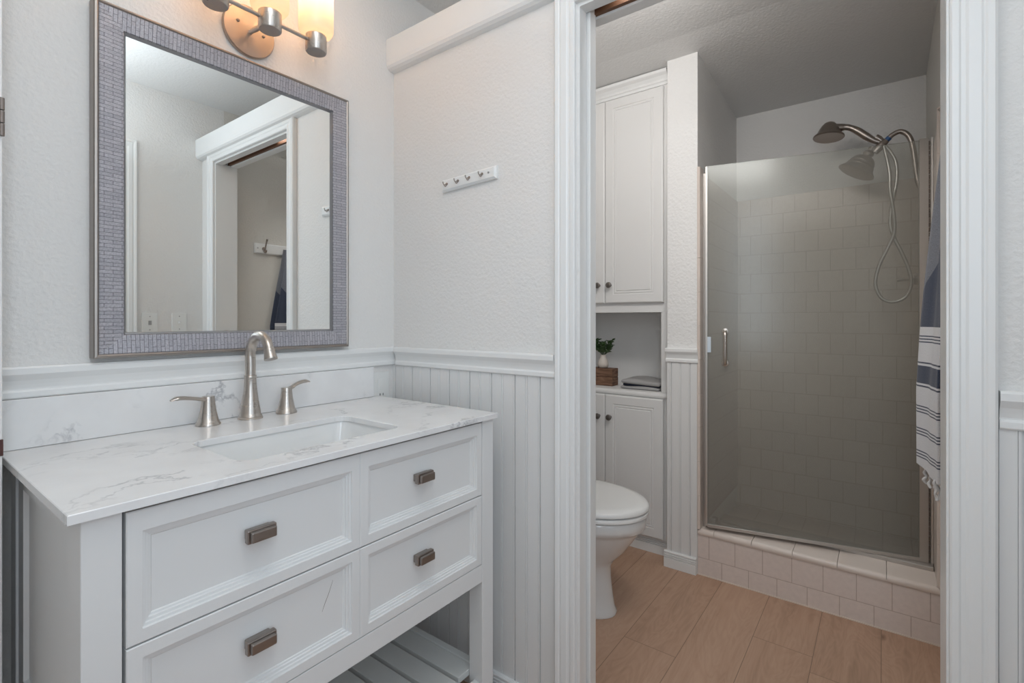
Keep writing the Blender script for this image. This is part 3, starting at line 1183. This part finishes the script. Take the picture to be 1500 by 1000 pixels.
# ================================================================== OUTLET AND SWITCHES
ou = thing('wall_outlet', 'white electrical outlet beside the right end of the backsplash', 'outlet', (1.133, YA, 0.905))
bm = nb()
box(bm, 1.0985, 1.168, YA - 0.006, YA - 0.0003, 0.852, 0.968, 0.002)
obj('cover_plate', bm, M_PLATE, ou)
bm = nb()
box(bm, 1.1165, 1.150, YA - 0.0078, YA - 0.0062, 0.876, 0.943, 0.0008, 1)
rc = obj('receptacle', bm, M_PLATE, ou)
for dx in (-0.0065, 0.0065):
    bm = nb()
    box(bm, 1.133 + dx - 0.0014, 1.133 + dx + 0.0014, YA - 0.0083, YA - 0.0079, 0.884, 0.892)
    obj('slot', bm, M_SLOT, rc)
for zc in (0.9065, 0.9135):
    bm = nb()
    box(bm, 1.128, 1.138, YA - 0.0088, YA - 0.0079, zc - 0.0022, zc + 0.0022, 0.0003, 1)
    obj('button', bm, M_PLATE, rc)


def switch(x, z, label, rocker):
    t = thing('light_switch', label, 'light switch', (x, YD, z), 'switches reflected in the mirror')
    bm = nb()
    box(bm, x - 0.036, x + 0.036, YD + 0.0003, YD + 0.0065, z - 0.058, z + 0.058, 0.002)
    obj('cover_plate', bm, M_PLATE, t)
    bm = nb()
    if rocker:
        box(bm, x - 0.007, x + 0.007, YD + 0.0066, YD + 0.009, z - 0.004, z + 0.018, 0.0006, 1)
        obj('dimmer', bm, M_SCREW, t)
    else:
        box(bm, x - 0.005, x + 0.005, YD + 0.0066, YD + 0.016, z + 0.0, z + 0.012, 0.001, 1)
        obj('toggle', bm, M_PLATE, t)
    for dz in (-0.030, 0.040):
        bm = nb()
        lathe(bm, [(0, 0), (0.0032, 0), (0.0026, 0.001), (0, 0.0013)], (x, YD + 0.0066, z + dz), (0, 1, 0), 10)
        obj('screw', bm, M_SCREW, t, True)


switch(0.941, 1.132, 'white switch plate with a small grey square button, seen in the mirror', True)
switch(1.078, 1.134, 'white toggle switch plate nearer the pocket doorway, seen in the mirror', False)

# ================================================================== LINEN CABINET
CF = 2.375
niche0, niche1 = 0.868, 1.425
bm = nb()
# niche lining, open to the front
box(bm, CF + 0.001, 2.68, 0.8125, niche0, 0.797, 1.192)
box(bm, 2.66, 2.68, niche0, niche1, 0.797, 1.192)
box(bm, CF + 0.001, 2.68, niche1, YA, 0.797, 1.192)
struct('wall_niche', bm, M_CAB)
uc = thing('upper_linen_cabinet', 'white built-in upper cabinet reaching the ceiling above the open niche', 'cabinet', (CF, 1.13, 1.192))
bm = nb()
box(bm, CF, 2.68, 0.8125, YA - 0.001, 1.1925, 2.33)
obj('cabinet_body', bm, M_CAB, uc)
bm = nb()
CRN = [(0.0, 2.300), (0.006, 2.300), (0.007, 2.312), (0.012, 2.316), (0.013, 2.326), (0.022, 2.340), (0.034, 2.350), (0.036, 2.354), (0.036, 2.3645), (0.0, 2.3645)]
prism(bm, CRN, lambda p, q, t: (CF - 0.0005 - p, t, q), 0.830, YA - 0.001)
obj('crown_molding', bm, M_TRIM, uc)
lc = thing('lower_linen_cabinet', 'white built-in lower cabinet with two doors beside the toilet', 'cabinet', (CF, 1.13, 0))
bm = nb()
box(bm, CF + 0.021, 2.68, 0.8125, YA - 0.001, 0.0, 0.075)
box(bm, CF, 2.68, 0.8125, YA - 0.001, 0.075, 0.7705)
obj('cabinet_body', bm, M_CAB, lc)
bm = nb()
tp = [(CF - 0.008, 0.771), (CF - 0.011, 0.777), (CF - 0.010, 0.788), (CF - 0.005, 0.7945), (CF + 0.004, 0.7965), (2.658, 0.7965), (2.658, 0.771)]
prism(bm, tp, lambda p, q, t: (p, t, q), 0.8135, YA - 0.001)
obj('counter_ledge', bm, M_CAB, lc, True)
DSTEP = [(0.0, 0.012), (0.002, 0.0165), (0.006, 0.019), (0.045, 0.019), (0.0475, 0.0155), (0.050, 0.0155), (0.0525, 0.018), (0.058, 0.018), (0.0605, 0.015), (0.063, 0.015), (0.0655, 0.0185), (0.066, 0.0185)]
CM = lambda a, b, d: (CF - 0.0006 - d, a, b)
for par, z0, z1, kz in ((uc, 1.240, 2.292, 1.334), (lc, 0.083, 0.7665, 0.6515)):
    for a0, a1, ky in ((0.852, 1.1605, 1.130), (1.1625, 1.434, 1.194)):
        bm = nb()
        panel(bm, a0, a1, z0, z1, 0.0, DSTEP, CM)
        d = obj('door', bm, M_CAB, par)
        bm = nb()
        lathe(bm, [(0, 0), (0.008, 0), (0.0075, 0.002), (0.005, 0.005), (0.005, 0.011), (0.009, 0.014), (0.0145, 0.018), (0.0155, 0.022), (0.014, 0.026), (0.009, 0.0285), (0, 0.029)], (CF - 0.0198, ky, kz), (-1, 0, 0), 24)
        obj('knob', bm, M_KNOB, d, True, label='dark pewter round knob')

# niche things
bm = nb()
box(bm, 2.450, 2.525, 1.163, 1.36, 0.7972, 0.8425, 0.003)
box(bm, 2.452, 2.523, 1.165, 1.36, 0.8425, 0.845)
box(bm, 2.450, 2.525, 1.163, 1.36, 0.845, 0.890, 0.003)
cr = tag(obj('wooden_riser', bm, M_CRATE), 'small rustic brown wooden riser box in the niche under the vase', 'wooden box')
bm = nb()
va = thing('bud_vase', 'small cream bud vase with succulent sprigs standing on the wooden box', 'vase', (2.487, 1.248, 0.8905))
vc = (2.487, 1.236, 0.8905)
lathe(bm, [(0.0, 0.0), (0.020, 0.0), (0.027, 0.006), (0.031, 0.018), (0.029, 0.032), (0.021, 0.048), (0.0155, 0.060), (0.0155, 0.068), (0.018, 0.073), (0.016, 0.073), (0.0135, 0.067), (0.0, 0.055)], vc, seg=28)
obj('vase_body', bm, M_VASE, va, True, angle=60)


def leaf(bm, base, direc, ln, wd):
    d = Vector(direc).normalized()
    s = d.cross(Vector((0.3, 0.2, 1))).normalized()
    u = s.cross(d)
    b = Vector(base)
    rings = []
    for k, wv in enumerate((0.25, 0.7, 1.0, 0.8, 0.2)):
        c = b + d * ln * k / 4 + u * (0.12 * ln * math.sin(k / 4 * PI))
        rings.append([c + s * (wd * wv * math.cos(2 * PI * i / 6)) + u * (wd * 0.35 * wv * math.sin(2 * PI * i / 6)) for i in range(6)])
    loft(bm, rings)


rnd = random.Random(3)
for k in range(9):
    bm = nb()
    a = k * 2.4
    tx, ty, tz = 0.026 * math.cos(a) + rnd.uniform(-0.01, 0.01), 0.046 * math.sin(a) + rnd.uniform(-0.008, 0.008), rnd.uniform(0.115, 0.172)
    base = Vector(vc) + Vector((0, 0, 0.066))
    tip = Vector(vc) + Vector((tx, ty, tz))
    mid = (base + tip) / 2 + Vector((tx * 0.3, ty * 0.3, -0.004))
    pts = catmull([base, mid, tip], 5)
    sweep(bm, pts, [0.0016, 0.0012], 6)
    for q in range(3, len(pts)):
        for r in range(3):
            an = rnd.uniform(0, 2 * PI)
            leaf(bm, pts[q], (math.cos(an), math.sin(an), rnd.uniform(0.2, 1.0)), rnd.uniform(0.017, 0.026), rnd.uniform(0.006, 0.0085))
    obj('sprig', bm, M_LEAF, va, True, angle=80)

ft = thing('folded_towel', 'folded light grey hand towel with dark edges lying in the niche', 'towel', (2.50, 1.0, 0.7972))


def fold_layer(bm, x0, x1, y0, y1, z0, z1, seed, tilt=0.0):
    r = random.Random(seed)
    t = bmesh.new()
    bmesh.ops.create_cube(t, size=1.0)
    bmesh.ops.subdivide_edges(t, edges=list(t.edges), cuts=5, use_grid_fill=True)
    for v in t.verts:
        u, w_, h = v.co
        k = 1 - 0.10 * (2 * abs(h)) ** 3
        xx = (x0 + x1) / 2 + u * (x1 - x0) * k
        yy = (y0 + y1) / 2 + w_ * (y1 - y0) * k
        sag = 0.004 * math.sin(u * 7 + seed) * math.cos(w_ * 6 + seed * 2)
        zz = (z0 + z1) / 2 + h * (z1 - z0) + (sag if h > 0.4 else 0) + tilt * w_
        v.co = (xx, yy, max(zz, 0.7972))
    merge(bm, t)


bm = nb()
fold_layer(bm, 2.402, 2.60, 0.885, 1.090, 0.822, 0.8445, 1, 0.006)
a = obj('towel_fold', bm, M_FOLD, ft, True, angle=70)
bm = nb()
fold_layer(bm, 2.405, 2.595, 0.892, 1.095, 0.7973, 0.8135, 2)
obj('towel_fold', bm, M_FOLD, ft, True, angle=70)
bm = nb()
fold_layer(bm, 2.412, 2.59, 0.897, 1.085, 0.811, 0.825, 3, 0.003)
obj('towel_edge', bm, M_FOLDN, ft, True, angle=70, label='dark navy folded edge')

# ================================================================== TOILET
to = thing('toilet', 'white elongated toilet with closed lid standing on the wood floor', 'toilet', (1.785, 1.05, 0))
TX = 1.785


def egg(a, yf, yb, z, n=40, pw=1.0):
    yc = yf + (yb - yf) * 0.52
    pts = []
    for i in range(n):
        th = 2 * PI * i / n
        s, c = math.sin(th), math.cos(th)
        yy = yc - (yc - yf) * c if c > 0 else yc - (yb - yc) * c
        f = 1.0 if c > 0 else 1.0
        pts.append((TX + a * f * math.copysign(abs(s) ** (1.0 if c > 0 else 0.8), s), yy, z))
    return pts


bm = nb()
loft(bm, [egg(0.118, 0.836, 1.36, 0.0005), egg(0.120, 0.834, 1.36, 0.010), egg(0.116, 0.842, 1.355, 0.022), egg(0.111, 0.850, 1.35, 0.07), egg(0.107, 0.858, 1.34, 0.14), egg(0.108, 0.858, 1.33, 0.185), egg(0.118, 0.842, 1.31, 0.212), egg(0.142, 0.800, 1.29, 0.255), egg(0.160, 0.768, 1.27, 0.30), egg(0.174, 0.744, 1.25, 0.336), egg(0.178, 0.738, 1.245, 0.350), egg(0.187, 0.723, 1.24, 0.356), egg(0.190, 0.718, 1.235, 0.372), egg(0.190, 0.717, 1.235, 0.400), egg(0.186, 0.722, 1.23, 0.405)])
obj('bowl', bm, M_PORC, to, True, angle=50)
bm = nb()
loft(bm, [egg(0.186, 0.716, 1.20, 0.4075), egg(0.192, 0.709, 1.20, 0.411), egg(0.192, 0.709, 1.20, 0.421), egg(0.188, 0.714, 1.195, 0.425)])
obj('seat', bm, M_SEAT, to, True, angle=50)
bm = nb()
loft(bm, [egg(0.186, 0.714, 1.20, 0.4285), egg(0.191, 0.708, 1.20, 0.432), egg(0.191, 0.708, 1.20, 0.441), egg(0.184, 0.717, 1.195, 0.449), egg(0.160, 0.752, 1.175, 0.4545), egg(0.10, 0.83, 1.12, 0.457)])
obj('lid', bm, M_SEAT, to, True, angle=50)
for s in (-0.075, 0.075):
    bm = nb()
    box(bm, TX + s - 0.018, TX + s + 0.018, 1.2005, 1.226, 0.4065, 0.445, 0.004)
    obj('lid_hinge', bm, M_SEAT, to)
bm = nb()
box(bm, TX - 0.21, TX + 0.21, 1.24, 1.425, 0.36, 0.735, 0.02, 4)
tk = obj('tank', bm, M_PORC, to, True)
bm = nb()
box(bm, TX - 0.222, TX + 0.222, 1.230, 1.432, 0.7355, 0.768, 0.009, 3)
obj('tank_lid', bm, M_PORC, to, True)
bm = nb()
box(bm, TX - 0.17, TX - 0.09, 1.222, 1.236, 0.665, 0.685, 0.004)
obj('flush_lever', bm, M_CHROME, tk)

# ================================================================== SHOWER DOOR
A = Vector((2.482, -0.139, 0))     # hinge
B = Vector((2.314, 0.634, 0))      # free edge
DD = (B - A).normalized()
DN = Vector((DD.y, -DD.x, 0))      # towards the shower
if DN.x < 0:
    DN = -DN
L = (B - A).length


def dbox(bm, s0, s1, n0, n1, z0, z1, bev=0.0):
    t = bmesh.new()
    bmesh.ops.create_cube(t, size=1.0)
    for v in t.verts:
        s = (s0 + s1) / 2 + v.co.x * (s1 - s0)
        n = (n0 + n1) / 2 + v.co.y * (n1 - n0)
        z = (z0 + z1) / 2 + v.co.z * (z1 - z0)
        p = A + DD * s + DN * n
        v.co = (p.x, p.y, z)
    if bev:
        bmesh.ops.bevel(t, geom=list(t.edges), offset=bev, segments=2, profile=0.5, affect='EDGES')
    merge(bm, t)
    return bm


sd = thing('shower_door', 'hazy frameless glass shower door standing slightly ajar on the tiled curb', 'shower door', (2.40, 0.25, 0.207))
GZ0, GZ1 = 0.2235, 1.846
obj('glass_panel', dbox(nb(), 0.026, L, -0.003, 0.003, GZ0 + 0.006, GZ1, 0.0008), M_GLASS, sd)
hs = obj('hinge_stile', dbox(nb(), 0.001, 0.0262, -0.008, 0.008, GZ0, GZ1 + 0.004, 0.0012), M_ALU, sd, label='satin aluminium hinge stile')
bm = nb()
z = GZ0 + 0.01
while z < GZ1 - 0.02:
    c = A + DD * -0.0030
    lathe(bm, [(0, 0), (0.0036, 0), (0.0036, 0.0155), (0, 0.0155)], (c.x - 0.004, c.y, z), seg=8)
    z += 0.0185
obj('piano_hinge', bm, M_HINGE, sd, True, label='long dark piano hinge')
obj('door_sweep', dbox(nb(), 0.027, L - 0.002, -0.0055, 0.0055, GZ0 - 0.0005, GZ0 + 0.011, 0.001), M_ALU, sd, label='thin sweep along the glass bottom')
obj('edge_strip', dbox(nb(), L + 0.0002, L + 0.006, -0.0045, 0.0045, GZ0 + 0.004, GZ1 - 0.001, 0.0008), M_ALU, sd, label='clear edge strip')
bm = nb()
hp = []
for s, n, z in ((0, -0.0035, 1.102), (0, -0.022, 1.102), (0, -0.033, 1.092), (0, -0.036, 1.075), (0, -0.036, 1.00), (0, -0.033, 0.973), (0, -0.022, 0.962), (0, -0.0035, 0.962)):
    p = A + DD * (L - 0.075) + DN * n
    hp.append((p.x, p.y, z))
sweep(bm, catmull(hp, 6), 0.0085, 16)
for z in (1.102, 0.962):
    p = A + DD * (L - 0.075) + DN * -0.0032
    lathe(bm, [(0, 0), (0.014, 0), (0.014, 0.003), (0.010, 0.004), (0, 0.004)], (p.x, p.y, z), -DN, 20)
obj('pull_handle', bm, M_NICKEL, sd, True, label='brushed nickel D-shaped pull handle')
obj('magnet_strip', dbox(nb(), L - 0.016, L - 0.001, -0.0065, -0.0047, 1.008, 1.078), M_STRIP, sd, label='short pale blue strip on the glass edge')

fr = thing('shower_door_frame', 'aluminium jamb channel and threshold framing the shower door', 'door frame', (2.46, 0.25, 0.207))
bm = nb()
box(bm, 2.3425, 2.395, YS - 0.0255, YS - 0.0132, 0.2068, 1.826, 0.001, 1)
box(bm, 2.360, 2.378, YS - 0.030, YS - 0.026, 0.2068, 1.826, 0.001, 1)
obj('strike_jamb', bm, M_ALU, fr)
bm = nb()
prism(bm, [(2.452, 0.2068), (2.4515, 0.222), (2.459, 0.232), (2.480, 0.232), (2.500, 0.2255), (2.500, 0.2068)], lambda p, q, t: (p - 0.058, t, q - 0.0), 0.62, YS - 0.0345)
obj('threshold_end', bm, M_ALU, fr)
bm = nb()
prism(bm, [(2.4365, 0.2068), (2.4365, 0.2195), (2.441, 0.2218), (2.512, 0.2218), (2.512, 0.2068)], lambda p, q, t: (p, t, q), YR + 0.012, 0.612)
obj('threshold', bm, M_ALU, fr)
bm = nb()
box(bm, 2.470, 2.510, YR + 0.0095, A.y - 0.0085, 0.2222, GZ1 + 0.006, 0.001, 1)
obj('hinge_jamb', bm, M_ALU, fr)

# ================================================================== SHOWER FITTINGS
XSH = 2.80
ss = thing('shower_head_set', 'brushed nickel gooseneck shower arm with hand shower and fixed bell head', 'shower head', (XSH, YR, 1.8))
bm = nb()
wall_y = YR + 0.0095
arm = catmull([(XSH, YR + 0.001, 1.722), (XSH, -0.145, 1.726), (XSH, -0.128, 1.745), (XSH, -0.118, 1.80), (XSH, -0.108, 1.90), (XSH, -0.094, 1.962), (XSH, -0.066, 1.992), (XSH, -0.036, 1.985), (XSH, -0.012, 1.962)], 8)
sweep(bm, arm, 0.0105, 18)
am = obj('shower_arm', bm, M_NICKELD, ss, True)
bm = nb()
lathe(bm, [(0, 0), (0.030, 0), (0.029, 0.005), (0.018, 0.012), (0, 0.013)], (XSH, wall_y, 1.722), (0, 1, 0), 28)
obj('flange', bm, M_NICKELD, am, True)
bm = nb()
sweep(bm, [(XSH, -0.024, 1.974), (XSH, -0.013, 1.963)], 0.0115, 16)
obj('thread_tape', bm, M_TAPE, am, True, label='blue thread tape')
bm = nb()
sweep(bm, catmull([(XSH, -0.014, 1.964), (XSH, 0.002, 1.950), (XSH, 0.014, 1.936), (XSH, 0.030, 1.918)], 5), [0.013, 0.017, 0.018, 0.014], 18)
sweep(bm, [(XSH, 0.000, 1.962), (XSH, 0.012, 1.975), (XSH, 0.026, 1.986)], [0.010, 0.014, 0.015], 16)
obj('diverter', bm, M_NICKELD, ss, True)
# fixed bell head
hd = Vector((-0.10, 0.50, -0.86)).normalized()
bm = nb()
c = Vector((XSH, 0.040, 1.938))
lathe(bm, [(0, -0.004), (0.013, -0.004), (0.013, 0.012), (0.019, 0.016), (0.023, 0.026), (0.019, 0.036), (0.024, 0.040), (0.036, 0.046), (0.046, 0.056), (0.050, 0.066), (0.0525, 0.069), (0.052, 0.073), (0.056, 0.084), (0.0585, 0.087), (0.058, 0.091), (0.064, 0.102), (0.076, 0.114), (0.077, 0.119), (0.071, 0.122), (0, 0.119)], c, hd, 40)
obj('fixed_head', bm, M_NICKELD, ss, True, angle=40)
# hand shower
bm = nb()
hpts = catmull([(XSH, 0.006, 1.958), (XSH, 0.030, 1.972), (XSH, 0.060, 1.998), (XSH, 0.092, 2.030), (XSH, 0.118, 2.050), (XSH, 0.142, 2.060), (XSH, 0.175, 2.062)], 8)
sweep(bm, hpts, [0.0095, 0.0125, 0.0165, 0.0160, 0.0135, 0.014, 0.022], 20)
fd = Vector((-0.10, 0.07, -1.0)).normalized()
lathe(bm, [(0, -0.066), (0.010, -0.0645), (0.022, -0.058), (0.034, -0.044), (0.043, -0.026), (0.050, -0.010), (0.057, -0.001), (0.064, 0.005), (0.065, 0.010), (0.062, 0.013), (0.052, 0.012), (0, 0.010)], (XSH - 0.005, 0.206, 2.034), fd, 40)
obj('hand_shower', bm, M_NICKELD, ss, True, angle=45)


def at_x(u, v, x):
    s = (u - 750) / 724.0
    d = x / (0.8 + 0.6 * s)
    return Vector((x, d * (0.6 - 0.8 * s), 1.152 + d * (469 - v) / 724.0))


# hose: a long hanging loop from the diverter and back up to the hand shower
hose = [(2.795, -0.004, 1.942), (2.787, -0.024, 1.822), (2.788, -0.027, 1.73), (2.79, -0.039, 1.637), (2.792, -0.041, 1.546), (2.794, -0.017, 1.475), (2.796, 0.012, 1.403), (2.797, 0.027, 1.32), (2.799, 0.005, 1.254), (2.801, -0.039, 1.235), (2.803, -0.082, 1.258), (2.804, -0.101, 1.315), (2.806, -0.092, 1.379), (2.808, -0.068, 1.454), (2.81, -0.039, 1.53), (2.811, -0.027, 1.596), (2.813, -0.036, 1.688), (2.815, -0.050, 1.779), (2.815, -0.049, 1.854), (2.812, -0.032, 1.904), (2.805, -0.007, 1.945)]
bm = nb()
sweep(bm, catmull(hose, 7), 0.0072, 12)
obj('hose', bm, M_HOSE, ss, True)

sv = thing('shower_valve', 'nickel lever shower valve on the right tiled shower wall', 'valve', (XSH + 0.05, YR, 1.337))
bm = nb()
lathe(bm, [(0, 0), (0.075, 0), (0.074, 0.004), (0.03, 0.012), (0.026, 0.04), (0.022, 0.045), (0, 0.046)], (XSH + 0.05, YR + 0.0095, 1.337), (0, 1, 0), 36)
obj('escutcheon', bm, M_NICKEL, sv, True)
bm = nb()
sweep(bm, [(XSH + 0.05, YR + 0.05, 1.337), (XSH + 0.06, YR + 0.066, 1.339), (XSH + 0.07, YR + 0.112, 1.337)], [0.012, 0.009, 0.0085], 14)
obj('lever', bm, M_NICKEL, sv, True)

# ================================================================== TOWEL ON HOOK RAIL, TOILET ROOM
tr = thing('towel_hook_rail', 'white hook rail with nickel coat hooks on the wall behind the striped towel', 'hook rail', (1.62, YR, 1.585))
bm = nb()
panel(bm, 1.435, 1.72, 1.553, 1.615, 0.0, [(0.0, 0.011), (0.006, 0.016), (0.0065, 0.016)], lambda a, b, d: (a, YR + 0.0003 + d, b))
obj('board', bm, M_TRIM, tr)


def hook_y(bm, x, z, y, s=1.0):
    lathe(bm, [(0, 0), (0.009 * s, 0), (0.009 * s, 0.003), (0.0, 0.004)], (x, y, z), (0, 1, 0), 14)
    sweep(bm, catmull([(x, y + 0.001, z), (x, y + 0.014 * s, z - 0.002 * s), (x, y + 0.022 * s, z + 0.014 * s), (x, y + 0.032 * s, z + 0.036 * s), (x, y + 0.038 * s, z + 0.046 * s)], 6), [0.005 * s, 0.004 * s, 0.0036 * s, 0.005 * s], 10)
    sweep(bm, catmull([(x, y + 0.001, z - 0.004 * s), (x, y + 0.010 * s, z - 0.018 * s), (x, y + 0.020 * s, z - 0.020 * s), (x, y + 0.027 * s, z - 0.010 * s)], 6), [0.005 * s, 0.0038 * s, 0.005 * s], 10)


for x in (1.487,):
    bm = nb()
    hook_y(bm, x, 1.583, YR + 0.0165, 1.15)
    obj('hook', bm, M_NICKELD, tr, True, angle=60)
bm = nb()
lathe(bm, [(0, 0), (0.004, 0), (0.0035, 0.0015), (0, 0.002)], (1.452, YR + 0.0164, 1.585), (0, 1, 0), 12)
obj('screw', bm, M_SCREW, tr, True)

tw = thing('hanging_towel', 'navy and white striped fringed towel hanging on the right wall by the shower', 'towel', (1.66, -0.12, 0.7))


def hang(bm, xc, z0, z1, w0, w1, yb, amp, ph, thick, nz=40, na=56):
    rings = []
    for k in range(nz + 1):
        f = k / nz
        z = z1 + (z0 - z1) * f
        g = min(1.0, f * 1.75)
        g = 1 - (1 - g) ** 1.35
        wr = w0 + (w1 - w0) * g
        wl = 0.040 + (w1 + 0.012 - 0.040) * min(1.0, f / 0.55)
        ring = []
        for i in range(na):
            th = 2 * PI * i / na
            s, c = math.cos(th), math.sin(th)
            sx = math.copysign(abs(s) ** 0.8, s)
            fold = amp * (0.35 + 0.65 * g) * math.sin(sx * 4.2 + ph + f * 0.9) + amp * 0.35 * math.sin(sx * 9 + ph * 2)
            yy = yb(f) + fold + thick * (0.45 + 0.75 * g) * c
            ring.append((xc + (wr if sx > 0 else wl) * sx + 0.006 * math.sin(f * 5 + ph), max(yy, YR + 0.018), z + 0.012 * math.sin(sx * 2.0 + ph) * f))
        rings.append(ring)
    loft(bm, rings)


bm = nb()
hang(bm, 1.660, 0.778, 1.600, 0.012, 0.112, lambda f: -0.132 + 0.033 * min(1.0, f * 1.3), 0.011, 0.4, 0.013)
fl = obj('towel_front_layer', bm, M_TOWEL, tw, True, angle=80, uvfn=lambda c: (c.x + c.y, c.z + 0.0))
bm = nb()
hang(bm, 1.635, 0.735, 1.590, 0.012, 0.098, lambda f: -0.134 + 0.004 * f, 0.007, 2.0, 0.007)
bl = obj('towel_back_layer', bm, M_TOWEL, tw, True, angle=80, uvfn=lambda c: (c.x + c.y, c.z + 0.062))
rnd = random.Random(11)
for par, xc, hw, zb, yb in ((fl, 1.655, 0.106, 0.779, -0.098), (bl, 1.635, 0.09, 0.737, -0.130)):
    for k in range(9):
        f = -1 + 2 * k / 8
        x = xc + hw * f
        y = yb + (0.011 if par is fl else 0.006) * math.sin(f * 4.2 + (1.3 if par is fl else 2.9))
        zt = zb + 0.012 * math.sin(f * 2.0 + (0.4 if par is fl else 2.0)) + 0.004
        bm = nb()
        ln = rnd.uniform(0.042, 0.056)
        pts = [(x, y, zt)]
        for q in range(1, 7):
            pts.append((x + rnd.uniform(-0.003, 0.003), y + rnd.uniform(-0.003, 0.003), zt - ln * q / 6))
        sweep(bm, catmull(pts, 5), [0.0026, 0.0034, 0.0026, 0.0036, 0.0028, 0.0042, 0.0030], 8)
        obj('tassel', bm, M_FRINGE, par, True, label='white twisted tassel')
